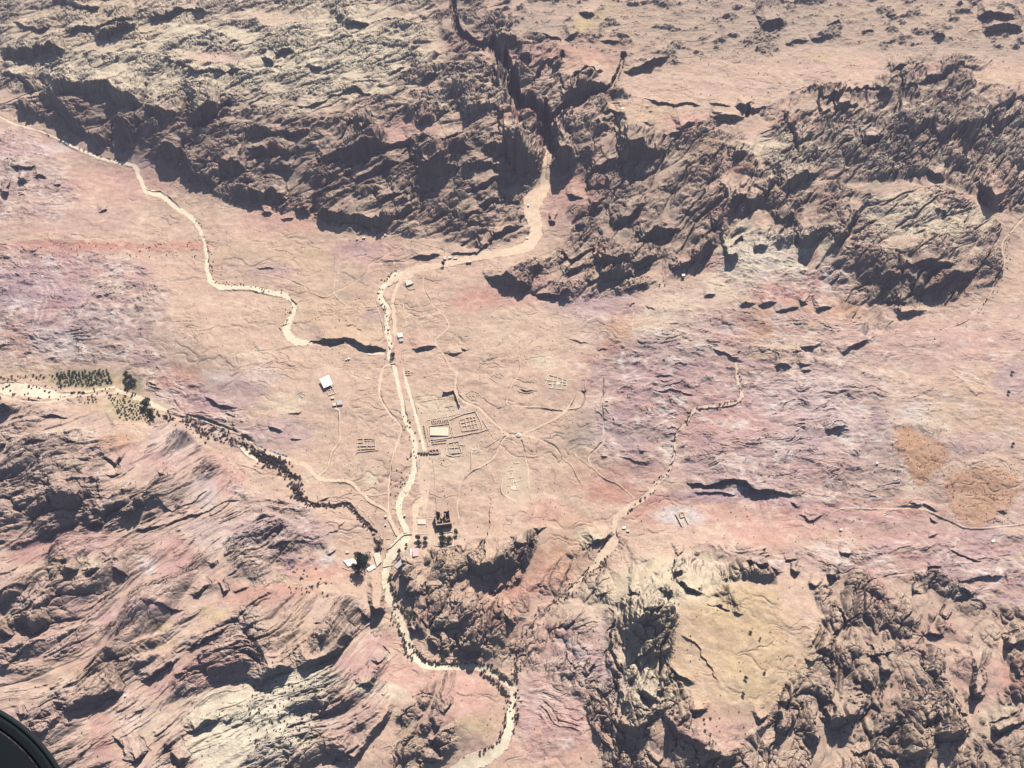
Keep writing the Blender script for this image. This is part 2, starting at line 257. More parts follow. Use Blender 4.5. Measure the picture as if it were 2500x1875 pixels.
# ------------------------------------------------------------------ scarps: crest lines; front (shadowed drop) on the right-hand side of travel
SC = [
(1,[(0,400),(220,410),(380,375),(500,370)],90),(1,[(520,240),(700,210),(860,170),(1050,110)],50),(1,[(720,280),(900,240),(1080,190)],90),
(1,[(1140,160),(1300,120),(1400,80),(1600,90)],60),(1,[(400,680),(600,680),(850,680),(900,760),(1120,780)],130),(1,[(300,740),(420,760),(520,900),(620,1010)],90),
(1,[(1100,820),(1250,880),(1420,880)],100),(1,[(1440,880),(1560,870),(1720,820)],150),(1,[(580,960),(700,1080),(850,1110)],60),(1,[(1170,1130),(1300,1180),(1420,1230)],110),
(1,[(1430,1200),(1500,1380),(1700,1420)],70),(1,[(1700,1220),(1800,1300),(1900,1290)],120),(1,[(1820,1530),(2010,1520),(2212,1450)],60),(1,[(1280,470),(1420,510),(1520,560),(1680,550),(1880,560)],30),
(1,[(60,1290),(280,1280)],40),(1,[(260,1360),(350,1350)],50),(1,[(140,1410),(230,1400)],60),(1,[(410,1430),(470,1430)],30),(1,[(0,1470),(70,1480)],60),(1,[(750,1640),(830,1610)],30),
(1,[(120,800),(200,860),(300,900)],60),(1,[(0,560),(150,600),(280,700)],60),(1,[(880,900),(950,1000),(1050,1080)],70),(1,[(400,0),(600,60),(800,40)],50),(1,[(100,160),(300,230),(420,200)],40),
(2,[(680,140),(760,130)],30),(2,[(740,180),(950,160)],50),(2,[(210,390),(400,380)],50),(2,[(130,440),(230,470)],40),(2,[(460,530),(600,540)],40),(2,[(220,500),(300,495)],20),
(2,[(1350,640),(1480,560),(1530,500)],50),(2,[(1090,590),(1230,530)],30),(2,[(860,1030),(990,950)],70),(2,[(540,1210),(860,1180),(980,1120),(1100,1030)],130),(2,[(1300,950),(1480,930)],60),
(2,[(1490,900),(1610,850)],50),(2,[(1640,870),(1800,830),(1950,790)],100),(2,[(1050,1120),(1220,1100),(1450,1060)],40),(2,[(1400,1230),(1640,1160),(1690,1020)],80),(2,[(1480,1080),(1690,1000)],60),
(2,[(1300,1330),(1450,1290),(1600,1230)],170),(2,[(1800,1150),(2000,1140),(2212,1110)],70),(2,[(1750,1450),(1950,1370),(2060,1380)],60),(2,[(2050,1270),(2212,1220)],230),(2,[(620,730),(850,690),(1000,740)],25),
(2,[(380,830),(560,790),(640,740)],30),(2,[(700,1060),(800,960),(1000,900)],40),(2,[(0,1000),(250,1030),(500,1020)],50),(2,[(0,1150),(200,1180),(380,1180)],60),(2,[(560,1440),(700,1380),(850,1290)],50),(2,[(820,1400),(950,1330),(1200,1240)],50),
(2,[(150,1280),(380,1300)],60),(2,[(1020,1560),(1180,1480),(1400,1460)],50),(2,[(1600,1300),(1850,1270),(2050,1250)],40),
(6,[(520,220),(700,240),(830,250),(980,280),(1160,250)],110),(6,[(1120,160),(1290,110)],60),(6,[(1160,280),(1300,150)],70),(6,[(1580,290),(1750,230),(1880,210)],70),(6,[(1780,130),(1990,130)],70),
(6,[(2020,140),(2140,130)],40),(6,[(1850,420),(1980,350),(2140,300)],90),(6,[(1780,490),(1900,440)],60),(6,[(1280,550),(1420,550),(1500,520)],40),(6,[(1570,530),(1640,520),(1780,520),(1840,480)],25),
(6,[(1830,690),(1960,740),(2100,790),(2212,800)],60),(6,[(540,1215),(640,1190),(740,1180),(830,1210),(930,1260),(1050,1270)],50),(6,[(1280,1270),(1470,1240)],50),(6,[(1540,1300),(1680,1290)],20),(6,[(1660,1270),(1700,1280)],20),
(6,[(770,1080),(820,1080)],12),(6,[(840,1110),(890,1120)],12),(6,[(0,120),(150,120)],50),(6,[(200,110),(350,90)],60),(6,[(110,210),(190,220)],40),(6,[(260,260),(380,260)],25),(6,[(380,200),(500,230)],60),
(6,[(340,870),(410,935)],18),(6,[(80,640),(240,650)],14),
(3,[(540,730),(700,700),(900,680)],90),(3,[(1020,540),(1180,520),(1380,430)],70),(3,[(640,600),(800,570),(860,500)],60),(3,[(620,880),(530,1020),(490,1180),(470,1330)],70),(3,[(500,1250),(660,1180)],170),
(3,[(740,1330),(920,1260),(970,1190)],90),(3,[(980,1170),(1100,1160),(1280,1130)],220),(3,[(1150,1220),(1380,1160)],60),(3,[(1140,740),(1280,790),(1400,810),(1500,780),(1620,820)],25),(3,[(1680,790),(1880,820)],25),
(3,[(1890,800),(1990,860)],60),(3,[(1680,910),(1960,900)],60),(3,[(1420,1000),(1600,930)],70),(3,[(1320,1040),(1500,1040)],40),(3,[(1840,1200),(2000,1170)],60),(3,[(0,290),(120,330),(250,340)],70),(3,[(180,420),(330,440)],60),(3,[(60,560),(250,600)],80),
(3,[(0,620),(100,640)],80),(3,[(320,260),(540,290)],30),(3,[(450,520),(560,450)],50),(3,[(560,280),(680,270)],50),(3,[(840,320),(1000,330)],30),(3,[(680,90),(800,110)],40),(3,[(0,1030),(200,1060),(350,1010)],50),(3,[(0,1180),(200,1170),(340,1120)],50),
(3,[(0,1310),(180,1290)],60),(3,[(180,1290),(380,1300)],120),(3,[(700,950),(860,960)],30),(3,[(850,870),(1050,860)],40),(3,[(1160,940),(1260,960)],30),(3,[(1690,860),(1800,870)],15),
(7,[(910,290),(1050,260),(1220,60)],110),(7,[(1100,420),(1250,390),(1480,330)],90),(7,[(780,570),(960,600),(1120,560)],150),(7,[(490,500),(620,570),(740,530)],40),(7,[(550,680),(780,630)],60),(7,[(960,720),(1120,690)],70),
(7,[(720,740),(1000,700)],50),(7,[(1000,830),(1120,790),(1230,790)],40),(7,[(1060,650),(1180,600),(1300,540)],70),(7,[(1380,680),(1500,640),(1640,540),(1740,430)],80),(7,[(1580,640),(1720,480)],50),(7,[(0,690),(150,760),(280,830)],80),
(7,[(300,830),(480,870),(640,850)],50),(7,[(270,690),(400,670)],40),(7,[(1790,580),(1900,560)],90),(7,[(1900,925),(2060,910)],34),(7,[(2060,920),(2212,900)],34),(7,[(1640,860),(1740,840)],30),(7,[(440,280),(500,290)],50),
(7,[(1040,960),(1120,910)],20),(7,[(1190,940),(1270,970)],15),(7,[(800,1270),(930,1260)],14),(7,[(590,1200),(740,1230)],14),(7,[(1700,1260),(1800,1300),(1920,1360)],25),(7,[(560,60),(720,110)],40),(7,[(740,170),(860,190)],40),(7,[(620,370),(740,350)],30),(7,[(1680,350),(1780,330)],50),
(7,[(1850,160),(1950,100)],90),(7,[(740,20),(860,30)],60),
(8,[(1230,640),(1400,620),(1700,600)],70),(8,[(1300,820),(1560,800),(1760,700)],60),(8,[(760,480),(870,300),(970,160)],80),(8,[(460,470),(560,440),(650,330)],100),(8,[(300,290),(460,230)],70),(8,[(100,200),(160,100)],80),(8,[(40,910),(130,930)],30),
(8,[(180,920),(280,910)],30),(8,[(280,960),(480,950)],40),(8,[(480,930),(560,850)],50),(8,[(580,940),(720,940)],50),(8,[(1230,1000),(1330,980),(1440,980)],70),(8,[(490,1250),(660,1240)],40),(8,[(780,1290),(900,1230),(1060,1170)],60),
(8,[(280,1400),(440,1390)],50),(8,[(440,1360),(570,1400)],30),(8,[(490,1440),(570,1430)],30),(8,[(1880,0),(1980,140),(2060,200)],120),(8,[(1080,730),(1300,730)],60),(8,[(1550,790),(1750,720),(1850,650)],60),(8,[(1190,900),(1340,890)],30),
(8,[(130,470),(240,480)],60),(8,[(1500,200),(1650,230)],40),(8,[(900,450),(960,480)],40),
(4,[(160,180),(400,160)],80),(4,[(960,240),(1060,240)],25),(4,[(1520,290),(1610,290)],40),(4,[(1840,120),(2000,110),(2180,110)],70),(4,[(1900,220),(2100,200),(2212,220)],80),(4,[(1400,610),(1500,590),(1640,570),(1760,480)],70),(4,[(700,740),(900,690),(1120,670)],50),
(4,[(1290,690),(1400,670)],70),(4,[(1060,750),(1200,720)],70),(4,[(760,820),(930,790)],80),(4,[(440,1100),(540,1050)],80),(4,[(640,870),(720,850)],60),(4,[(350,960),(480,950)],60),(4,[(960,1120),(1150,1040)],80),(4,[(1320,1070),(1480,960)],90),
(4,[(1500,1100),(1640,1000),(1700,900)],110),(4,[(1740,1090),(1850,990),(1960,850),(2212,740)],90),(4,[(1950,1020),(2100,920),(2212,880)],60),(4,[(1290,1330),(1480,1340),(1600,1400)],60),(4,[(320,1460),(480,1380),(640,1330)],110),(4,[(200,1560),(280,1400)],60),
(4,[(1850,1420),(1960,1450),(2040,1560)],110),(4,[(30,1190),(130,1200)],50),(4,[(1180,540),(1320,500)],50),(4,[(560,300),(700,280)],30),(4,[(670,190),(820,190)],30),(4,[(380,340),(560,310)],30),(4,[(1140,130),(1240,120)],25),
(4,[(0,790),(120,850),(260,810)],50),(4,[(600,700),(740,760)],40),
(9,[(530,600),(650,550)],60),(9,[(860,740),(900,680),(950,640)],60),(9,[(450,1120),(600,1030),(670,960)],120),(9,[(700,1080),(800,1100),(990,1000)],90),(9,[(650,1190),(780,1190),(820,1180)],80),(9,[(1060,1090),(1150,1070)],40),(9,[(0,330),(100,310)],50),
(9,[(290,360),(400,350),(520,360)],25),(9,[(1210,820),(1290,800)],30),(9,[(340,1100),(430,1080)],50),(9,[(1240,1010),(1320,1080),(1490,1000),(1600,930)],14),(9,[(1470,1120),(1700,1030),(1860,990)],14),(9,[(1040,1230),(1250,1190),(1450,1130),(1530,1100)],28),
(9,[(720,1640),(850,1590)],60),(9,[(900,1590),(1000,1600)],60),(9,[(1370,1540),(1450,1500)],25),(9,[(1600,1530),(1690,1500)],25),(9,[(830,1550),(930,1500)],30),(9,[(550,1640),(680,1590)],60),(9,[(1580,200),(1700,290),(1820,310)],28),(9,[(2060,450),(2180,480)],16),
(9,[(820,830),(930,790)],40),(9,[(490,930),(640,880),(800,880)],50),(9,[(280,630),(420,620)],40),(9,[(0,600),(50,580)],50),(9,[(80,690),(220,650),(340,610)],40),(9,[(930,1130),(1080,1110)],40),(9,[(920,940),(970,960)],40),(9,[(1150,105),(1220,140)],20),
(10,[(160,450),(280,480)],18),(10,[(330,530),(430,540)],15),(10,[(340,350),(430,340)],16),(10,[(180,1390),(300,1370),(460,1320)],16),(10,[(600,1280),(700,1230),(790,1170)],12),(10,[(620,1440),(700,1400)],20),(10,[(560,1020),(630,970)],22),(10,[(230,1020),(330,1060)],15),
(11,[(840,680),(900,690)],16),(11,[(990,690),(1060,690),(1180,730)],14),(11,[(1120,640),(1180,620)],20),(11,[(1500,880),(1640,900),(1830,860),(1950,860),(2040,930),(2212,950)],36),(12,[(0,860),(60,870),(180,940),(300,950),(450,970)],34),(11,[(1550,960),(1750,950),(1900,980)],20),
(11,[(720,1360),(850,1320),(940,1260)],70),(11,[(680,1390),(720,1380)],30),(11,[(190,1420),(300,1330),(350,1280)],40),(11,[(300,1260),(440,1220)],25),(11,[(1410,1560),(1500,1560)],70),(11,[(1420,1430),(1500,1400)],40),(11,[(1240,50),(1390,60)],14),(11,[(1300,150),(1500,90)],14),
(11,[(1240,190),(1400,180),(1560,200)],14),(11,[(680,155),(720,175)],18),(11,[(200,150),(260,185),(350,165)],12),(11,[(250,100),(330,100)],8),
(12,[(680,470),(860,440)],34),(12,[(470,1120),(560,1160),(680,1120)],22),(12,[(1310,1040),(1420,1070)],15),(12,[(1400,1050),(1560,1080)],20),(12,[(2000,1100),(2100,1100)],16),(12,[(780,1420),(880,1450)],40),(12,[(380,1460),(480,1450)],40),(12,[(1470,1530),(1560,1520)],40),
(12,[(680,1590),(800,1600)],60),(12,[(1480,1140),(1560,1190)],20),(12,[(1470,1300),(1560,1280)],20),(12,[(400,1020),(470,1080)],22),(12,[(1640,1380),(1760,1460),(1900,1500)],20),(12,[(1720,1640),(1850,1600),(2050,1610)],30),
(13,[(0,640),(90,600)],60),(13,[(200,500),(340,440),(490,350)],60),(13,[(210,640),(300,580),(420,510)],90),(13,[(60,790),(240,680)],60),(13,[(520,230),(660,180)],50),(13,[(500,1240),(660,1130),(820,1080),(960,1010)],90),(13,[(1080,980),(1220,900),(1370,780)],70),
(13,[(1500,330),(1560,260),(1640,220)],50),(13,[(1700,290),(1760,270)],40),(13,[(1780,300),(1920,250)],20),(13,[(1850,490),(1920,440),(2110,330)],30),(13,[(1420,750),(1600,660),(1780,580)],30),(13,[(1180,430),(1420,430)],30),(13,[(900,860),(1050,790)],50),(13,[(390,1380),(500,1260)],60),
(13,[(120,1260),(200,1210)],40),(13,[(320,1430),(420,1370)],50),(13,[(960,1580),(1040,1560),(1140,1490)],80),(13,[(870,1400),(930,1500),(960,1590)],30),(13,[(1440,1390),(1560,1320),(1700,1250)],60),(13,[(1360,1640),(1480,1560)],80),(13,[(1740,1310),(1820,1270)],15),
(13,[(2000,1050),(2050,930),(2140,900)],60),(13,[(0,380),(160,330),(350,260)],30),(13,[(0,900),(200,770),(400,650)],24),(13,[(1340,960),(1440,930)],20),(13,[(1340,1040),(1400,1020)],20),(13,[(1040,1230),(1100,1190)],20),
(14,[(110,940),(250,880),(380,860)],130),(14,[(380,880),(560,800),(700,720),(840,560)],110),(14,[(600,700),(660,580)],70),(14,[(960,440),(1080,430)],110),(14,[(870,440),(960,520)],40),(14,[(850,1020),(960,1010),(1010,900)],60),(14,[(770,1640),(900,1460),(1050,1280),(1140,1150)],90),
(14,[(650,1620),(700,1560),(860,1470)],40),(14,[(310,1640),(480,1560)],30),(14,[(1150,1310),(1320,1150)],30),(14,[(1200,300),(1390,290)],70),(14,[(1720,60),(1820,130),(1950,90),(2110,40)],130),(14,[(1890,320),(2030,230)],50),(14,[(1480,600),(1560,570),(1780,470)],60),
(14,[(1610,700),(1700,720),(1860,710)],90),(14,[(1250,560),(1330,600)],60),(14,[(1410,540),(1470,600)],60),(14,[(2030,540),(2080,500)],50),(14,[(1500,1240),(1600,1130)],30),(14,[(1320,1590),(1560,1600)],40),(14,[(1560,370),(1680,430)],15),(14,[(1180,160),(1250,250)],50),(14,[(580,1260),(650,1120)],30),
(14,[(500,530),(620,500)],20),(14,[(600,1400),(640,1560)],16),(14,[(440,1350),(560,1340)],20),(14,[(1000,860),(1110,760)],50),(14,[(1310,1270),(1370,1260)],20),(14,[(1400,1480),(1520,1380),(1620,1400)],24),
(15,[(1060,300),(1130,300)],70),(15,[(1120,430),(1200,440),(1320,430)],90),(15,[(1060,600),(1200,510),(1330,520)],100),(15,[(1240,830),(1420,740)],50),(15,[(1000,900),(1080,860),(1220,760)],30),(15,[(1000,470),(930,600),(940,780),(1000,900)],40),(15,[(1100,1040),(1200,1090),(1330,1130)],110),
(15,[(1000,1000),(985,1200)],50),(15,[(1540,1210),(1680,1190)],50),(15,[(940,1330),(1100,1330),(1180,1400)],130),(15,[(910,1270),(950,1560)],30),(15,[(720,1230),(790,1360),(870,1480),(940,1560)],25),(15,[(1320,1230),(1500,1400),(1700,1560),(1890,1580)],90),(15,[(700,930),(770,960)],60),
(15,[(570,860),(640,850)],30),(15,[(770,1050),(880,1130)],25),(15,[(1410,170),(1520,250),(1660,300)],60),(15,[(1680,360),(1850,440),(1940,480)],30),(15,[(1930,90),(2100,110),(2212,140)],50),(15,[(1780,190),(1850,200)],40),(15,[(800,340),(890,300)],20),(15,[(150,560),(190,530)],50),
(15,[(1350,860),(1480,950),(1580,1000)],40),(15,[(1470,620),(1600,700),(1750,1000)],14),
(16,[(20,70),(200,110),(360,150)],60),(16,[(420,140),(480,140)],60),(16,[(540,220),(630,250)],50),(16,[(750,380),(820,480),(880,560)],70),(16,[(1350,230),(1370,330)],40),(16,[(1690,250),(1790,300),(1850,350)],60),(16,[(1560,470),(1650,500)],50),(16,[(1440,600),(1590,640)],40),
(16,[(2080,620),(2110,740)],90),(16,[(2110,800),(2212,960)],60),(16,[(600,720),(700,780)],90),(16,[(540,800),(570,880)],60),(16,[(980,780),(1230,760)],50),(16,[(1100,920),(1200,880)],100),(16,[(1380,900),(1480,930)],60),(16,[(1540,1080),(1660,1160)],40),(16,[(1820,1080),(1930,1070)],110),
(16,[(680,1310),(900,1240),(1010,1120)],160),(16,[(320,1130),(400,1180)],80),(16,[(300,1370),(400,1370)],100),(16,[(1520,1430),(1700,1400),(1800,1300)],140),(16,[(1250,1560),(1480,1540)],150),(16,[(2010,1290),(2060,1400)],110),(16,[(560,1460),(640,1400)],60),(16,[(150,1290),(240,1240)],50),
(16,[(870,980),(1040,1050)],50),(16,[(1600,1200),(1800,1230)],50),(16,[(900,1560),(1040,1500)],40),
]
def grid_slice(u0, v0, u1, v1):
    a, b = np.searchsorted(gu, [u0, u1]); c, d = np.searchsorted(gv, [v0, v1])
    return slice(c, max(d, c+1)), slice(a, max(b, a+1))
def line_param(u, v, pts):
    best = np.full(u.shape, 1e12, f32); side = np.zeros(u.shape, f32); par = np.zeros(u.shape, f32)
    L = [0.0]
    for a, b in zip(pts[:-1], pts[1:]): L.append(L[-1]+math.hypot(b[0]-a[0], b[1]-a[1]))
    for k, (a, b) in enumerate(zip(pts[:-1], pts[1:])):
        bx, by = b[0]-a[0], b[1]-a[1]; l2 = bx*bx+by*by+1e-9
        t = np.clip(((u-a[0])*bx+(v-a[1])*by)/l2, 0, 1)
        d = (u-a[0]-t*bx)**2+(v-a[1]-t*by)**2
        m = d < best
        best = np.where(m, d, best)
        side = np.where(m, np.sign(bx*(v-a[1])-by*(u-a[0])), side)
        par = np.where(m, (L[k]+t*math.sqrt(l2)), par)
    return np.sqrt(best), side, par, L[-1]
DH = np.zeros_like(H)
for (tn, pts, T) in SC:
    pts = tile(tn, pts); Tp = T*K
    vc = sum(p[1] for p in pts)/len(pts); dp = depat(vc)
    h = Tp*mpp(vc)/(0.95*math.sin(dp)+math.cos(dp))*(1.15 if tn <= 8 else 1.4)
    wf = max(2.2, Tp*0.42); back = max(8.0, Tp*1.5)
    us = [p[0] for p in pts]; vs = [p[1] for p in pts]; pad = back*2.6+12
    s = grid_slice(min(us)-pad, min(vs)-pad, max(us)+pad, max(vs)+pad)
    u = WU[s]; v = WV[s]
    if u.size == 0: continue
    d, sd, par, L = line_param(u, v, pts)
    prof = np.where(sd > 0, np.clip(1-d/wf, 0, 1), np.exp(-(d/back)**1.3))
    end = np.clip(np.minimum(par, L-par)/min(L*.3, 14+Tp*.5)+.04, 0, 1)
    enddist = np.where((par <= 0) | (par >= L), np.clip(1-d/(back*.8), 0, 1), 1)
    DH[s] += h*prof*end*enddist
H = H+DH
# gorges: narrow trenches
TR = [([(1106,-60),(1106,45),(1122,89),(1154,117),(1201,120),(1240,150),(1222,190),(1235,215),(1262,255)],45,6),
      ([(1232,158),(1258,205),(1262,255),(1300,268),(1326,285),(1337,322)],55,6),
      (tile(3,[(430,960),(520,870),(640,780),(780,730),(900,690)]),32,6),(tile(3,[(640,690),(650,580),(790,550)]),35,5),(tile(3,[(930,680),(960,600),(1020,440)]),35,5),
      (tile(3,[(120,780),(150,700),(100,520),(0,380)]),40,6),(tile(3,[(560,420),(400,520),(330,640)]),25,4),
      (tile(6,[(490,1225),(640,1240),(760,1200),(900,1280),(1060,1300)]),9,4),
      (tile(9,[(1300,340),(1600,450),(1900,560),(2010,650),(2212,780)]),6,8),(tile(10,[(0,620),(150,720),(300,790),(390,850),(390,960),(440,1040),(560,1060),(780,1060),(900,1170),(990,1270)]),9,7),
      (tile(4,[(1230,840),(1290,640)]),25,4),(tile(4,[(60,900),(100,830)]),20,4),
      (tile(7,[(1850,500),(1930,430)]),15,4),(tile(1,[(1500,1010),(1620,920),(1760,820)]),25,5)]
for pts, dep_, wd in TR:
    us = [p[0] for p in pts]; vs = [p[1] for p in pts]
    s = grid_slice(min(us)-30, min(vs)-30, max(us)+30, max(vs)+30)
    if GU[s].size == 0: continue
    d = seg_dist(WU[s], WV[s], pts)
    H[s] -= .55*dep_*(1-sstep(wd*.45, wd*1.35, d))

# ------------------------------------------------------------------ roads, wadis, paths
ROAD = {}
wr = perlin(GU/11, GV/11, 61)+perlin(GU/4.5, GV/4.5, 63)*.6
def stroke(kind, tn, pts, soft=1.2):
    """pts: (x, y, width) in tile pixels; returns nothing, stores coverage"""
    P = tile(tn, pts)
    if kind not in ROAD: ROAD[kind] = np.zeros_like(H)
    m = ROAD[kind]; wd = [p[2]*K/2 for p in pts]
    pad = max(wd)+12
    s = grid_slice(min(p[0] for p in P)-pad, min(p[1] for p in P)-pad, max(p[0] for p in P)+pad, max(p[1] for p in P)+pad)
    if GU[s].size == 0: return
    k_ = .06 if kind in ('street', 'strip') else .24; u = GU[s]+wx[s]*k_; v = GV[s]+wy[s]*k_; rag = wr[s]
    for i in range(len(P)-1):
        a, b = P[i], P[i+1]; bx, by = b[0]-a[0], b[1]-a[1]; l2 = bx*bx+by*by+1e-9
        t = np.clip(((u-a[0])*bx+(v-a[1])*by)/l2, 0, 1)
        d = np.sqrt((u-a[0]-t*bx)**2+(v-a[1]-t*by)**2)
        ww = wd[i]*(1-t)+wd[i+1]*t
        m[s] = np.maximum(m[s], sstep(soft, -soft, d-ww*(1+rag*(.05 if kind in ('street', 'strip') else .20))-rag*.35))
def smooth_pts(pts, n=6):                              # Catmull-Rom
    P = [pts[0]]+list(pts)+[pts[-1]]; out = []
    for i in range(1, len(P)-2):
        for k in range(n):
            t = k/n; q = []
            for c in range(len(P[0])):
                p0, p1, p2, p3 = P[i-1][c], P[i][c], P[i+1][c], P[i+2][c]
                q.append(.5*((2*p1)+(-p0+p2)*t+(2*p0-5*p1+4*p2-p3)*t*t+(-p0+3*p1-3*p2+p3)*t**3))
            out.append(tuple(q))
    out.append(tuple(P[-2])); return out
